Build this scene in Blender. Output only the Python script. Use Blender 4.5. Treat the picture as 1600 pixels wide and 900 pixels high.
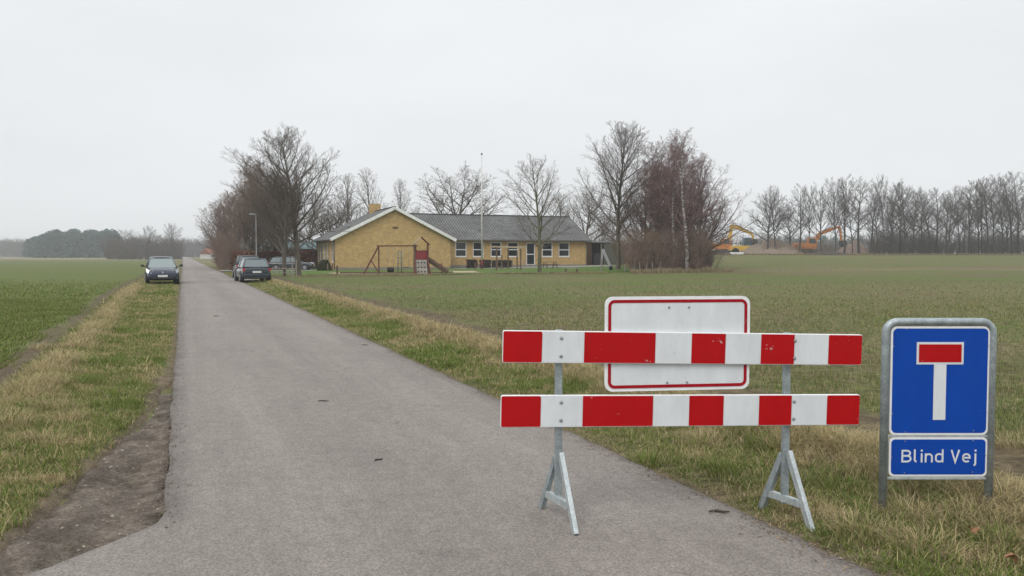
import bpy, bmesh, math, random
import numpy as np
from math import sin, cos, pi, radians, atan2, sqrt
from mathutils import Vector, Matrix

S = bpy.context.scene
for o in list(bpy.data.objects):
    bpy.data.objects.remove(o)
# ------------------------------------------------------------------ camera
F = 1244.0                      # focal length in pixels of a 1600 px wide frame
HOR = 398.0                     # pixel row of the horizon
EYE = 1.65
cd = bpy.data.cameras.new('camera'); cam = bpy.data.objects.new('camera', cd)
S.collection.objects.link(cam); S.camera = cam
cd.sensor_width = 36; cd.lens = 36*F/1600
cd.clip_start = 0.05; cd.clip_end = 9000
PITCH = math.atan((450-HOR)/F)
cam.location = (0, 0, EYE); cam.rotation_euler = (pi/2-PITCH, 0, 0)
# ------------------------------------------------------------------ sky and light (overcast)
W = bpy.data.worlds.new('World'); S.world = W; W.use_nodes = True
nt = W.node_tree; nt.nodes.clear()
SUN_EL, SUN_AZ = radians(48), radians(205)     # diffuse sun high behind the camera's left shoulder
out = nt.nodes.new('ShaderNodeOutputWorld'); bg = nt.nodes.new('ShaderNodeBackground')
sky = nt.nodes.new('ShaderNodeTexSky'); sky.sky_type = 'NISHITA'; sky.sun_disc = False
sky.sun_elevation = SUN_EL; sky.sun_rotation = SUN_AZ; sky.dust_density = 4
tc = nt.nodes.new('ShaderNodeTexCoord'); sep = nt.nodes.new('ShaderNodeSeparateXYZ')
nt.links.new(tc.outputs['Generated'], sep.inputs[0])
rmp = nt.nodes.new('ShaderNodeValToRGB')       # cloud deck: even near the horizon, brighter overhead
cr = rmp.color_ramp; cr.elements[0].position = 0; cr.elements[0].color = (7.75, 7.92, 8.1, 1)
cr.elements[1].position = 1; cr.elements[1].color = (14.5, 14.8, 15.1, 1)
for p, c in ((.15, (8.05, 8.22, 8.4, 1)), (.32, (8.35, 8.5, 8.68, 1)), (.6, (11, 11.3, 11.6, 1))):
    e = cr.elements.new(p); e.color = c
nz = nt.nodes.new('ShaderNodeTexNoise'); nz.inputs['Scale'].default_value = 2.2; nz.inputs['Detail'].default_value = 3
mpn = nt.nodes.new('ShaderNodeMapping'); mpn.inputs['Scale'].default_value = (1, 1, 3.2)
nt.links.new(tc.outputs['Generated'], mpn.inputs[0]); nt.links.new(mpn.outputs[0], nz.inputs['Vector'])
mr = nt.nodes.new('ShaderNodeMapRange'); mr.inputs[1].default_value = .3; mr.inputs[2].default_value = .7
mr.inputs[3].default_value = .95; mr.inputs[4].default_value = 1.035
nt.links.new(nz.outputs[0], mr.inputs[0]); nt.links.new(sep.outputs['Z'], rmp.inputs[0])
mul = nt.nodes.new('ShaderNodeVectorMath'); mul.operation = 'SCALE'
nt.links.new(rmp.outputs[0], mul.inputs[0]); nt.links.new(mr.outputs[0], mul.inputs['Scale'])
mix = nt.nodes.new('ShaderNodeMix'); mix.data_type = 'RGBA'; mix.inputs[0].default_value = .95
nt.links.new(sky.outputs[0], mix.inputs['A']); nt.links.new(mul.outputs[0], mix.inputs['B'])
nt.links.new(mix.outputs['Result'], bg.inputs[0]); bg.inputs[1].default_value = .11
nt.links.new(bg.outputs[0], out.inputs[0])
sd = bpy.data.lights.new('sun', 'SUN'); sd.energy = 1.3; sd.angle = radians(28); sd.color = (1, .97, .93)
so = bpy.data.objects.new('sun', sd); S.collection.objects.link(so)
sdir = Vector((sin(SUN_AZ)*cos(SUN_EL), cos(SUN_AZ)*cos(SUN_EL), sin(SUN_EL)))
so.rotation_euler = sdir.to_track_quat('Z', 'Y').to_euler()
V = S.view_settings
V.view_transform = 'Standard'; V.look = 'None'; V.gamma = 1; V.use_curve_mapping = False; V.exposure = 0
cy = S.cycles
cy.use_denoising = True; cy.denoiser = 'OPENIMAGEDENOISE'
cy.max_bounces = 5; cy.diffuse_bounces = 3; cy.glossy_bounces = 2; cy.transmission_bounces = 2
cy.transparent_max_bounces = 8; cy.volume_bounces = 1; cy.use_adaptive_sampling = True; cy.adaptive_threshold = .015
cy.caustics_reflective = cy.caustics_refractive = False

# ------------------------------------------------------------------ geometry helpers
KR = .413                                        # the road runs along (-KR, 1)
RL, RR = -2.25, 1.435                            # road edges in the sheared coordinate c
RD = Vector((-KR, 1, 0)).normalized(); RU = Vector((RD.y, -RD.x, 0)); YAW = atan2(RU.y, RU.x)
def cc(x, y): return x + KR*(y-5.1)
def xof(c, y): return c - KR*(y-5.1)
def sm(t): t = np.clip(t, 0, 1); return t*t*(3-2*t)
def vn(x, y, s, seed=0):
    x = np.asarray(x, float); y = np.asarray(y, float)
    wx = vn0(x*.8+y*.6, y*.8-x*.6, s*.7, seed+50)-.5; wy = vn0(x*.6-y*.8, y*.6+x*.8, s*.7, seed+51)-.5
    X = x*.82+y*.57+wx*.9/s; Y = y*.82-x*.57+wy*.9/s
    return np.clip((vn0(X, Y, s, seed)*.6+vn0(X, Y, s*2.3, seed+7)*.27+vn0(X, Y, s*5.1, seed+9)*.13-.5)*1.35+.5, 0, 1)
def vn0(x, y, s, seed=0):
    x = np.asarray(x, float)*s+seed*17.31+1000; y = np.asarray(y, float)*s+seed*9.17+1000
    xi, yi = np.floor(x), np.floor(y); fx, fy = x-xi, y-yi
    fx = fx*fx*(3-2*fx); fy = fy*fy*(3-2*fy)
    def h(a, b):
        v = np.sin(a*127.1+b*311.7+seed*74.7)*43758.5453
        return v-np.floor(v)
    return (h(xi, yi)*(1-fx)+h(xi+1, yi)*fx)*(1-fy)+(h(xi, yi+1)*(1-fx)+h(xi+1, yi+1)*fx)*fy
def terr(x, y):                                  # the lie of the land
    x = np.asarray(x, float); y = np.asarray(y, float)
    return 1.6*sm((y-55)/110)*sm((x+25)/70)
def tz(x, y): return float(terr(x, y))
def LW(y): return 2.0+.65*sm((np.asarray(y, float)-9)/28)      # width of the left verge
def vergez(x, y):                                # ground height near the road
    x = np.asarray(x, float); y = np.asarray(y, float); c = cc(x, y)
    dl = (RL-c)*2.5/LW(y); dr = c-RR; d = np.maximum(dl, dr)
    t = sm(d/.5)
    edge = -.02 - .012*(1-t)
    b = .05*(vn(x, y, 1.3, 3)-.5)+.035*(vn(x, y, 4, 5)-.5)
    ridge = .09*np.exp(-((dr-1.9)/.45)**2) + .07*np.exp(-((dl-2.1)/.5)**2)
    dip = -.05*np.exp(-((dl-.35)/.4)**2)*sm((13-y)/6)
    far = 1-sm((d-3)/3)
    return terr(x, y)+np.where(d > 0, edge+(b+ridge)*t*far+dip, 0)
def gy(px, Y): return (px-800)/F*Y
def at(px, Y, z=None):
    x = gy(px, Y)
    return Vector((x, Y, tz(x, Y) if z is None else z))
def pix(px, py, z=0):                            # pixel -> point on the plane of height z
    dy = -(py-450)/F; dz = -sin(PITCH)+dy*cos(PITCH); fy = cos(PITCH)+dy*sin(PITCH)
    t = (z-EYE)/dz
    return Vector(((px-800)/F*t, fy*t, z))
def hz(py, Y): return EYE-(py-HOR)/F*Y           # height of a pixel row at depth Y

def tag(o, label=None, cat=None, group=None, kind=None):
    if label: o['label'] = label
    if cat: o['category'] = cat
    if group: o['group'] = group
    if kind: o['kind'] = kind
    return o
def empty(name, loc, rz=0, label=None, cat=None, group=None):
    o = bpy.data.objects.new(name, None); S.collection.objects.link(o)
    o.location = loc; o.rotation_euler = (0, 0, rz); o.empty_display_size = .2
    return tag(o, label, cat, group)
def link(name, me, parent=None, loc=None, rz=0):
    o = bpy.data.objects.new(name, me); S.collection.objects.link(o)
    if parent: o.parent = parent
    if loc is not None: o.location = loc; o.rotation_euler = (0, 0, rz)
    return o
def copy_tree(o, parent=None):
    c = o.copy(); S.collection.objects.link(c)
    if parent: c.parent = parent
    for ch in list(o.children): copy_tree(ch, c)
    return c
def np_mesh(name, v, f, mat, smooth=False, col=None):
    v = np.ascontiguousarray(v, np.float32); f = np.ascontiguousarray(f, np.int32)
    me = bpy.data.meshes.new(name); k = f.shape[1]
    me.vertices.add(len(v)); me.vertices.foreach_set('co', v.ravel())
    me.loops.add(f.size); me.loops.foreach_set('vertex_index', f.ravel())
    me.polygons.add(len(f)); me.polygons.foreach_set('loop_start', np.arange(0, f.size, k, dtype=np.int32))
    me.polygons.foreach_set('use_smooth', np.full(len(f), smooth))
    me.update(calc_edges=True)
    if col is not None:
        a = me.color_attributes.new('Col', 'FLOAT_COLOR', 'POINT')
        c4 = np.ones((len(v), 4), np.float32); c4[:, :3] = col
        a.data.foreach_set('color', c4.ravel())
    me.materials.append(mat)
    return me

class MB:
    def __init__(s): s.v = []; s.f = []; s.m = []; s.mats = []; s.sm = []
    def mi(s, mat):
        if mat is None: return 0
        if mat not in s.mats: s.mats.append(mat)
        return s.mats.index(mat)
    def add(s, vs, fs, mat=None, smooth=False):
        b = len(s.v); s.v += [tuple(v) for v in vs]
        for f in fs: s.f.append(tuple(i+b for i in f)); s.m.append(s.mi(mat)); s.sm.append(smooth)
        return s
    def box(s, c, d, rot=None, mat=None):
        vs = []
        for i in (-1, 1):
            for j in (-1, 1):
                for k in (-1, 1):
                    p = Vector((i*d[0]/2, j*d[1]/2, k*d[2]/2))
                    if rot is not None: p = rot @ p
                    vs.append(p+Vector(c))
        return s.add(vs, [(0, 1, 3, 2), (4, 6, 7, 5), (0, 4, 5, 1), (2, 3, 7, 6), (0, 2, 6, 4), (1, 5, 7, 3)], mat)
    def bar(s, p, q, w, t=None, mat=None, up=(0, 0, 1)):
        p, q = Vector(p), Vector(q); d = q-p; L = d.length; z = d/L
        x = Vector(up).cross(z)
        if x.length < 1e-4: x = Vector((1, 0, 0))
        x.normalize(); y = z.cross(x)
        R = Matrix((x, y, z)).transposed()
        return s.box((p+q)/2, (w, t or w, L), R, mat)
    def tube(s, pts, r, n=10, mat=None, cap=True, smooth=True):
        pts = [Vector(p) for p in pts]; rs = r if isinstance(r, (list, tuple)) else [r]*len(pts)
        vs = []; fs = []; prev = None
        for i, p in enumerate(pts):
            d = (pts[min(i+1, len(pts)-1)]-pts[max(i-1, 0)]).normalized()
            if prev is None:
                a = d.orthogonal().normalized()
            else:
                a = (prev-d*prev.dot(d)).normalized()
            prev = a; b = d.cross(a)
            for k in range(n):
                t = 2*pi*k/n; vs.append(p+(a*cos(t)+b*sin(t))*rs[i])
        for i in range(len(pts)-1):
            for k in range(n):
                k2 = (k+1) % n
                fs.append((i*n+k, i*n+k2, (i+1)*n+k2, (i+1)*n+k))
        s.add(vs, fs, mat, smooth)
        if cap:
            b = len(s.v)-len(vs)
            s.f.append(tuple(b+k for k in reversed(range(n)))); s.m.append(s.mi(mat)); s.sm.append(False)
            s.f.append(tuple(b+(len(pts)-1)*n+k for k in range(n))); s.m.append(s.mi(mat)); s.sm.append(False)
        return s
    def prism(s, poly, y0, y1, mat=None, M=None):
        """poly in (x,z), extruded along y"""
        n = len(poly); vs = [Vector((x, y0, z)) for x, z in poly]+[Vector((x, y1, z)) for x, z in poly]
        if M is not None: vs = [M @ v for v in vs]
        fs = [tuple(range(n)), tuple(reversed(range(n, 2*n)))]+[(i, i+n, (i+1) % n+n, (i+1) % n) for i in range(n)]
        return s.add(vs, fs, mat)
    def build(s, name, mat=None, parent=None, loc=None, rz=0, bevel=0, subsurf=0):
        me = bpy.data.meshes.new(name); me.from_pydata(s.v, [], s.f)
        for m in ([mat] if mat else s.mats): me.materials.append(m)
        if not mat: me.polygons.foreach_set('material_index', s.m)
        me.polygons.foreach_set('use_smooth', s.sm)
        bm = bmesh.new(); bm.from_mesh(me); bmesh.ops.recalc_face_normals(bm, faces=bm.faces); bm.to_mesh(me); bm.free()
        o = link(name, me, parent, loc, rz)
        if bevel:
            b = o.modifiers.new('b', 'BEVEL'); b.width = bevel; b.segments = 2; b.limit_method = 'ANGLE'
        if subsurf:
            b = o.modifiers.new('s', 'SUBSURF'); b.levels = b.render_levels = subsurf
        return o

def rrect(w, h, r, n=6, cx=0, cz=0):
    p = []
    for qx, qz, a0 in ((1, 1, 0), (-1, 1, 90), (-1, -1, 180), (1, -1, 270)):
        for i in range(n+1):
            a = radians(a0+90*i/n)
            p.append((cx+qx*(w/2-r)+r*cos(a), cz+qz*(h/2-r)+r*sin(a)))
    return p
def ring_prism(mb, outer, inner, y0, y1, mat=None):
    n = len(outer)
    vs = [(x, y, z) for y in (y0, y1) for P in (outer, inner) for x, z in P]
    fs = []
    for i in range(n):
        j = (i+1) % n
        fs += [(i, j, n+j, n+i), (2*n+i, 3*n+i, 3*n+j, 2*n+j), (i, 2*n+i, 2*n+j, j), (n+i, n+j, 3*n+j, 3*n+i)]
    mb.add(vs, fs, mat)

# ------------------------------------------------------------------ materials
def mat(name, col, rough=.6, metal=0, spec=.5, n1=0, s1=5, n2=0, s2=60, bump=0, bs=60, stretch=None, coat=0):
    """principled with colour mottling n1 (scale s1) and n2 (scale s2) and bump"""
    m = bpy.data.materials.new(name); m.use_nodes = True; N = m.node_tree.nodes; L = m.node_tree.links
    b = N['Principled BSDF']; b.inputs['Base Color'].default_value = (*col, 1)
    b.inputs['Roughness'].default_value = rough; b.inputs['Metallic'].default_value = metal
    b.inputs['Specular IOR Level'].default_value = spec; b.inputs['Coat Weight'].default_value = coat
    t = N.new('ShaderNodeTexCoord'); src = t.outputs['Object']
    if stretch:
        mp = N.new('ShaderNodeMapping'); mp.inputs['Scale'].default_value = stretch
        L.new(src, mp.inputs[0]); src = mp.outputs[0]
    cur = None
    for amt, sc in ((n1, s1), (n2, s2)):
        if not amt: continue
        z = N.new('ShaderNodeTexNoise'); z.inputs['Scale'].default_value = sc; z.inputs['Detail'].default_value = 5
        L.new(src, z.inputs['Vector'])
        r = N.new('ShaderNodeMapRange'); r.inputs[1].default_value = .3; r.inputs[2].default_value = .7
        r.inputs[3].default_value = 1-amt; r.inputs[4].default_value = 1+amt; L.new(z.outputs[0], r.inputs[0])
        v = N.new('ShaderNodeVectorMath'); v.operation = 'SCALE'; L.new(r.outputs[0], v.inputs['Scale'])
        if cur is None: v.inputs[0].default_value = col
        else: L.new(cur, v.inputs[0])
        cur = v.outputs[0]
    if cur is not None: L.new(cur, b.inputs['Base Color'])
    if bump:
        z = N.new('ShaderNodeTexNoise'); z.inputs['Scale'].default_value = bs; z.inputs['Detail'].default_value = 4
        L.new(src, z.inputs['Vector']); u = N.new('ShaderNodeBump'); u.inputs['Strength'].default_value = bump
        u.inputs['Distance'].default_value = .01; L.new(z.outputs[0], u.inputs['Height']); L.new(u.outputs[0], b.inputs['Normal'])
    return m

def ground_mat(name, cols, scales=(.25, 2.5, 18), thr=(.5, .5), bump=.6, dist=.04, attr=False, micro=.25, clod=0):
    """three ground colours broken up by noise at three sizes; attr: first colour comes from the colour attribute"""
    m = bpy.data.materials.new(name); m.use_nodes = True; N = m.node_tree.nodes; L = m.node_tree.links
    b = N['Principled BSDF']; b.inputs['Roughness'].default_value = .95; b.inputs['Specular IOR Level'].default_value = .15
    t = N.new('ShaderNodeTexCoord'); src = t.outputs['Object']
    def noise(sc, det=6, rough=.6):
        z = N.new('ShaderNodeTexNoise'); z.inputs['Scale'].default_value = sc; z.inputs['Detail'].default_value = det
        z.inputs['Roughness'].default_value = rough; L.new(src, z.inputs['Vector']); return z.outputs[0]
    def rng(x, a, c, lo, hi):
        r = N.new('ShaderNodeMapRange'); r.inputs[1].default_value = a; r.inputs[2].default_value = c
        r.inputs[3].default_value = lo; r.inputs[4].default_value = hi; L.new(x, r.inputs[0]); return r.outputs[0]
    def mixc(f, a, c):
        x = N.new('ShaderNodeMix'); x.data_type = 'RGBA'; L.new(f, x.inputs[0])
        for k, s in (('A', a), ('B', c)):
            if isinstance(s, tuple): x.inputs[k].default_value = (*s, 1)
            else: L.new(s, x.inputs[k])
        return x.outputs['Result']
    big, mid, fine = noise(scales[0]), noise(scales[1]), noise(scales[2], 4)
    base = cols[0]
    if attr:
        a = N.new('ShaderNodeAttribute'); a.attribute_name = 'Col'; base = a.outputs['Color']
    c = mixc(rng(big, thr[0]-.12, thr[0]+.12, 0, .42 if attr else .8), base, cols[1])
    c = mixc(rng(mid, thr[1]-.08, thr[1]+.12, 0, .55 if attr else .85), c, cols[2])
    f = rng(fine, .3, .7, 1-micro, 1+micro)
    if clod:
        q_ = N.new('ShaderNodeMath'); q_.operation = 'MULTIPLY'; L.new(f, q_.inputs[0]); L.new(rng(noise(4.2, 5, .75), .38, .62, 1-clod, 1+clod), q_.inputs[1]); f = q_.outputs[0]
    v = N.new('ShaderNodeVectorMath'); v.operation = 'SCALE'; L.new(c, v.inputs[0]); L.new(f, v.inputs['Scale'])
    L.new(v.outputs[0], b.inputs['Base Color'])
    ad = N.new('ShaderNodeMath'); ad.operation = 'ADD'; L.new(mid, ad.inputs[0]); L.new(fine, ad.inputs[1])
    u = N.new('ShaderNodeBump'); u.inputs['Strength'].default_value = bump; u.inputs['Distance'].default_value = dist
    L.new(ad.outputs[0], u.inputs['Height']); L.new(u.outputs[0], b.inputs['Normal'])
    return m

def asphalt_mat():
    m = bpy.data.materials.new('asphalt'); m.use_nodes = True; N = m.node_tree.nodes; L = m.node_tree.links
    b = N['Principled BSDF']; b.inputs['Roughness'].default_value = .85; b.inputs['Specular IOR Level'].default_value = .3
    t = N.new('ShaderNodeTexCoord'); src = t.outputs['Object']
    sx = N.new('ShaderNodeSeparateXYZ'); L.new(src, sx.inputs[0])          # coordinates that run along the road
    cx_ = N.new('ShaderNodeMath'); cx_.operation = 'MULTIPLY_ADD'; cx_.inputs[1].default_value = KR; L.new(sx.outputs[1], cx_.inputs[0]); L.new(sx.outputs[0], cx_.inputs[2])
    cy_ = N.new('ShaderNodeMath'); cy_.operation = 'MULTIPLY'; cy_.inputs[1].default_value = .07; L.new(sx.outputs[1], cy_.inputs[0])
    mp = N.new('ShaderNodeCombineXYZ'); L.new(cx_.outputs[0], mp.inputs[0]); L.new(cy_.outputs[0], mp.inputs[1])
    def noise(sc, det=5, s=src, r=.6):
        z = N.new('ShaderNodeTexNoise'); z.inputs['Scale'].default_value = sc; z.inputs['Detail'].default_value = det
        z.inputs['Roughness'].default_value = r; L.new(s, z.inputs['Vector']); return z.outputs[0]
    def rng(x, a, c, lo, hi):
        r = N.new('ShaderNodeMapRange'); r.inputs[1].default_value = a; r.inputs[2].default_value = c
        r.inputs[3].default_value = lo; r.inputs[4].default_value = hi; L.new(x, r.inputs[0]); return r.outputs[0]
    def mulm(a, c):
        x = N.new('ShaderNodeMath'); x.operation = 'MULTIPLY'; L.new(a, x.inputs[0]); L.new(c, x.inputs[1]); return x.outputs[0]
    vo = N.new('ShaderNodeTexVoronoi'); vo.inputs['Scale'].default_value = 120; L.new(src, vo.inputs['Vector'])
    sepc = N.new('ShaderNodeSeparateColor'); L.new(vo.outputs['Color'], sepc.inputs[0])
    stones = rng(sepc.outputs[0], 0, 1, .68, 1.32)
    lanes = mulm(rng(noise(1.5, 4, mp.outputs[0]), .3, .7, .90, 1.09), rng(noise(9, 3, mp.outputs[0]), .3, .7, .95, 1.05))
    patch = rng(noise(.7, 4), .3, .7, .94, 1.06)
    blot = rng(noise(9, 6, r=.7), .3, .7, .88, 1.1)
    # long hairline cracks and a few damp stains
    wv = N.new('ShaderNodeVectorMath'); wv.operation = 'ADD'; nn_ = N.new('ShaderNodeTexNoise'); nn_.inputs['Scale'].default_value = 2.5; nn_.inputs['Detail'].default_value = 5; L.new(src, nn_.inputs['Vector'])
    L.new(src, wv.inputs[0]); L.new(nn_.outputs['Color'], wv.inputs[1])
    ck = N.new('ShaderNodeTexVoronoi'); ck.feature = 'DISTANCE_TO_EDGE'; ck.inputs['Scale'].default_value = .42; L.new(wv.outputs[0], ck.inputs['Vector'])
    crack = rng(ck.outputs['Distance'], 0, .006, .0, 1); msk = rng(noise(.5, 3), .50, .58, 1, 0)
    mx_ = N.new('ShaderNodeMath'); mx_.operation = 'MAXIMUM'; L.new(crack, mx_.inputs[0]); L.new(msk, mx_.inputs[1])
    crk = rng(mx_.outputs[0], 0, 1, .62, 1)
    blot = mulm(blot, crk); blot = mulm(blot, rng(noise(1.6, 5, r=.65), .60, .74, 1, .86))
    f = mulm(mulm(stones, lanes), mulm(patch, blot))
    v = N.new('ShaderNodeVectorMath'); v.operation = 'SCALE'; L.new(f, v.inputs['Scale'])
    a = N.new('ShaderNodeAttribute'); a.attribute_name = 'Col'
    L.new(a.outputs['Color'], v.inputs[0]); L.new(v.outputs[0], b.inputs['Base Color'])
    u = N.new('ShaderNodeBump'); u.inputs['Strength'].default_value = .7; u.inputs['Distance'].default_value = .004
    L.new(vo.outputs['Distance'], u.inputs['Height']); L.new(u.outputs[0], b.inputs['Normal'])
    return m

def leaf_mat(name, tr=.25, rough=.7):
    m = bpy.data.materials.new(name); m.use_nodes = True; N = m.node_tree.nodes; L = m.node_tree.links
    b = N['Principled BSDF']; b.inputs['Roughness'].default_value = rough; b.inputs['Specular IOR Level'].default_value = .2
    a = N.new('ShaderNodeAttribute'); a.attribute_name = 'Col'; L.new(a.outputs['Color'], b.inputs['Base Color'])
    t = N.new('ShaderNodeBsdfTranslucent'); L.new(a.outputs['Color'], t.inputs[0])
    x = N.new('ShaderNodeMixShader'); x.inputs[0].default_value = tr
    L.new(b.outputs[0], x.inputs[1]); L.new(t.outputs[0], x.inputs[2]); L.new(x.outputs[0], N['Material Output'].inputs[0])
    return m

def brick_mat(name, c1, c2, mortar):
    m = bpy.data.materials.new(name); m.use_nodes = True; N = m.node_tree.nodes; L = m.node_tree.links
    b = N['Principled BSDF']; b.inputs['Roughness'].default_value = .9
    t = N.new('ShaderNodeTexCoord'); sp = N.new('ShaderNodeSeparateXYZ'); L.new(t.outputs['Object'], sp.inputs[0])
    ad = N.new('ShaderNodeMath'); ad.operation = 'ADD'; L.new(sp.outputs[0], ad.inputs[0]); L.new(sp.outputs[1], ad.inputs[1])
    cb = N.new('ShaderNodeCombineXYZ'); L.new(ad.outputs[0], cb.inputs[0]); L.new(sp.outputs[2], cb.inputs[1])
    k = N.new('ShaderNodeTexBrick'); k.inputs['Scale'].default_value = 1
    k.inputs['Brick Width'].default_value = .24; k.inputs['Row Height'].default_value = .067; k.inputs['Mortar Size'].default_value = .008
    k.inputs['Color1'].default_value = (*c1, 1); k.inputs['Color2'].default_value = (*c2, 1); k.inputs['Mortar'].default_value = (*mortar, 1)
    L.new(cb.outputs[0], k.inputs['Vector'])
    z = N.new('ShaderNodeTexNoise'); z.inputs['Scale'].default_value = 2.2; z.inputs['Detail'].default_value = 7; z.inputs['Roughness'].default_value = .7
    L.new(cb.outputs[0], z.inputs['Vector'])
    r = N.new('ShaderNodeMapRange'); r.inputs[1].default_value = .3; r.inputs[2].default_value = .7; r.inputs[3].default_value = .78; r.inputs[4].default_value = 1.15
    L.new(z.outputs[0], r.inputs[0])
    v = N.new('ShaderNodeVectorMath'); v.operation = 'SCALE'; L.new(k.outputs['Color'], v.inputs[0]); L.new(r.outputs[0], v.inputs['Scale'])
    L.new(v.outputs[0], b.inputs['Base Color'])
    return m

def roof_mat():
    m = bpy.data.materials.new('roof tiles'); m.use_nodes = True; N = m.node_tree.nodes; L = m.node_tree.links
    b = N['Principled BSDF']; b.inputs['Roughness'].default_value = .85
    t = N.new('ShaderNodeTexCoord')
    k = N.new('ShaderNodeTexBrick'); k.inputs['Scale'].default_value = 1; k.offset = 0
    k.inputs['Brick Width'].default_value = .33; k.inputs['Row Height'].default_value = .36; k.inputs['Mortar Size'].default_value = .07
    k.inputs['Mortar Smooth'].default_value = .5
    k.inputs['Color1'].default_value = (.115, .115, .112, 1); k.inputs['Color2'].default_value = (.195, .192, .182, 1); k.inputs['Mortar'].default_value = (.028, .03, .032, 1)
    L.new(t.outputs['UV'], k.inputs['Vector'])
    z = N.new('ShaderNodeTexNoise'); z.inputs['Scale'].default_value = .6; z.inputs['Detail'].default_value = 8
    L.new(t.outputs['Object'], z.inputs['Vector'])
    r = N.new('ShaderNodeMapRange'); r.inputs[1].default_value = .3; r.inputs[2].default_value = .7; r.inputs[3].default_value = .75; r.inputs[4].default_value = 1.25
    L.new(z.outputs[0], r.inputs[0])
    v = N.new('ShaderNodeVectorMath'); v.operation = 'SCALE'; L.new(k.outputs['Color'], v.inputs[0]); L.new(r.outputs[0], v.inputs['Scale'])
    L.new(v.outputs[0], b.inputs['Base Color'])
    u = N.new('ShaderNodeBump'); u.inputs['Strength'].default_value = .6; u.inputs['Distance'].default_value = .03
    L.new(k.outputs['Fac'], u.inputs['Height']); u.invert = True; L.new(u.outputs[0], b.inputs['Normal'])
    return m

def scratched(name, col, under, amt=.06, rough=.45, s=55):
    """painted sheet metal with chipped spots and faint dirt"""
    m = bpy.data.materials.new(name); m.use_nodes = True; N = m.node_tree.nodes; L = m.node_tree.links
    b = N['Principled BSDF']; b.inputs['Roughness'].default_value = rough; b.inputs['Specular IOR Level'].default_value = .22
    t = N.new('ShaderNodeTexCoord'); src = t.outputs['Object']
    oi = N.new('ShaderNodeObjectInfo'); of = N.new('ShaderNodeVectorMath'); of.operation = 'ADD'
    sc_ = N.new('ShaderNodeMath'); sc_.operation = 'MULTIPLY'; sc_.inputs[1].default_value = 40; L.new(oi.outputs['Random'], sc_.inputs[0])
    L.new(src, of.inputs[0]); L.new(sc_.outputs[0], of.inputs[1]); src = of.outputs[0]
    mp = N.new('ShaderNodeMapping'); mp.inputs['Scale'].default_value = (.6, 1, 1.1); L.new(src, mp.inputs[0])
    z = N.new('ShaderNodeTexNoise'); z.inputs['Scale'].default_value = s; z.inputs['Detail'].default_value = 3; L.new(mp.outputs[0], z.inputs['Vector'])
    zz = N.new('ShaderNodeTexNoise'); zz.inputs['Scale'].default_value = 7; zz.inputs['Detail'].default_value = 2; L.new(src, zz.inputs['Vector'])
    mu = N.new('ShaderNodeMath'); mu.operation = 'MULTIPLY'; L.new(z.outputs[0], mu.inputs[0]); L.new(zz.outputs[0], mu.inputs[1])
    r = N.new('ShaderNodeMapRange'); r.inputs[1].default_value = .49-amt; r.inputs[2].default_value = .50-amt; L.new(mu.outputs[0], r.inputs[0])
    d = N.new('ShaderNodeTexNoise'); d.inputs['Scale'].default_value = 9; d.inputs['Detail'].default_value = 8; d.inputs['Roughness'].default_value = .7
    mp2 = N.new('ShaderNodeMapping'); mp2.inputs['Scale'].default_value = (1, 1, .35); L.new(src, mp2.inputs[0]); L.new(mp2.outputs[0], d.inputs['Vector'])
    r2 = N.new('ShaderNodeMapRange'); r2.inputs[1].default_value = .25; r2.inputs[2].default_value = .7; r2.inputs[3].default_value = .85; r2.inputs[4].default_value = 1.04
    L.new(d.outputs[0], r2.inputs[0])
    x = N.new('ShaderNodeMix'); x.data_type = 'RGBA'; x.inputs['A'].default_value = (*col, 1); x.inputs['B'].default_value = (*under, 1)
    L.new(r.outputs[0], x.inputs[0])
    v = N.new('ShaderNodeVectorMath'); v.operation = 'SCALE'; L.new(x.outputs['Result'], v.inputs[0]); L.new(r2.outputs[0], v.inputs['Scale'])
    L.new(v.outputs[0], b.inputs['Base Color'])
    return m

M = {}
M['galv'] = mat('galvanised steel', (.30, .34, .355), .5, .45, n1=.22, s1=14, n2=.18, s2=70, bump=.1, bs=120)
M['galv_light'] = mat('pale galvanised steel', (.42, .46, .47), .5, .35, n1=.18, s1=14, n2=.16, s2=70, bump=.1, bs=120)
M['red'] = scratched('red reflective sheeting', (.42, .0012, .004), (.5, .36, .34), .045)
M['darkred'] = scratched('dark red sheeting', (.33, .003, .012), (.35, .15, .15), .02)
M['white'] = scratched('white reflective sheeting', (.66, .69, .71), (.42, .42, .40), .03)
M['blue'] = scratched('blue reflective sheeting', (.001, .055, .36), (.02, .09, .38), .035)
M['edge'] = mat('white sign edge', (.74, .75, .76), .5, n1=.06, s1=20)
M['bolt'] = mat('dull steel bolt', (.30, .31, .31), .45, .5, n2=.2)
M['alu'] = mat('bare aluminium back', (.45, .46, .47), .45, .6, n1=.1, s1=8)
M['brick'] = brick_mat('yellow brick', (.56, .372, .15), (.41, .262, .10), (.43, .32, .17))
M['plinth'] = mat('plinth render', (.22, .20, .17), .9, n1=.2)
M['roof'] = roof_mat()
M['fascia'] = mat('white painted board', (.74, .74, .72), .6, n1=.1, s1=2)
M['greyboard'] = mat('grey painted board', (.2, .19, .18), .7, n1=.15, s1=3)
M['frame'] = mat('white window frame', (.74, .75, .75), .5)
M['glass'] = mat('dark window glass', (.018, .022, .026), .06, spec=.6)
M['curtain'] = mat('pale curtain', (.35, .34, .32), .9, n1=.2, s1=9, stretch=(4, 4, .2))
M['gutter'] = mat('grey gutter', (.12, .12, .12), .5)
M['wood_red'] = mat('red brown stained wood', (.13, .035, .028), .75, n1=.25, s1=6)
M['wood_redpaint'] = mat('red painted panel', (.20, .015, .02), .6, n1=.15, s1=6)
M['wood_brown'] = mat('weathered brown wood', (.13, .085, .055), .85, n1=.3, s1=7)
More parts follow.
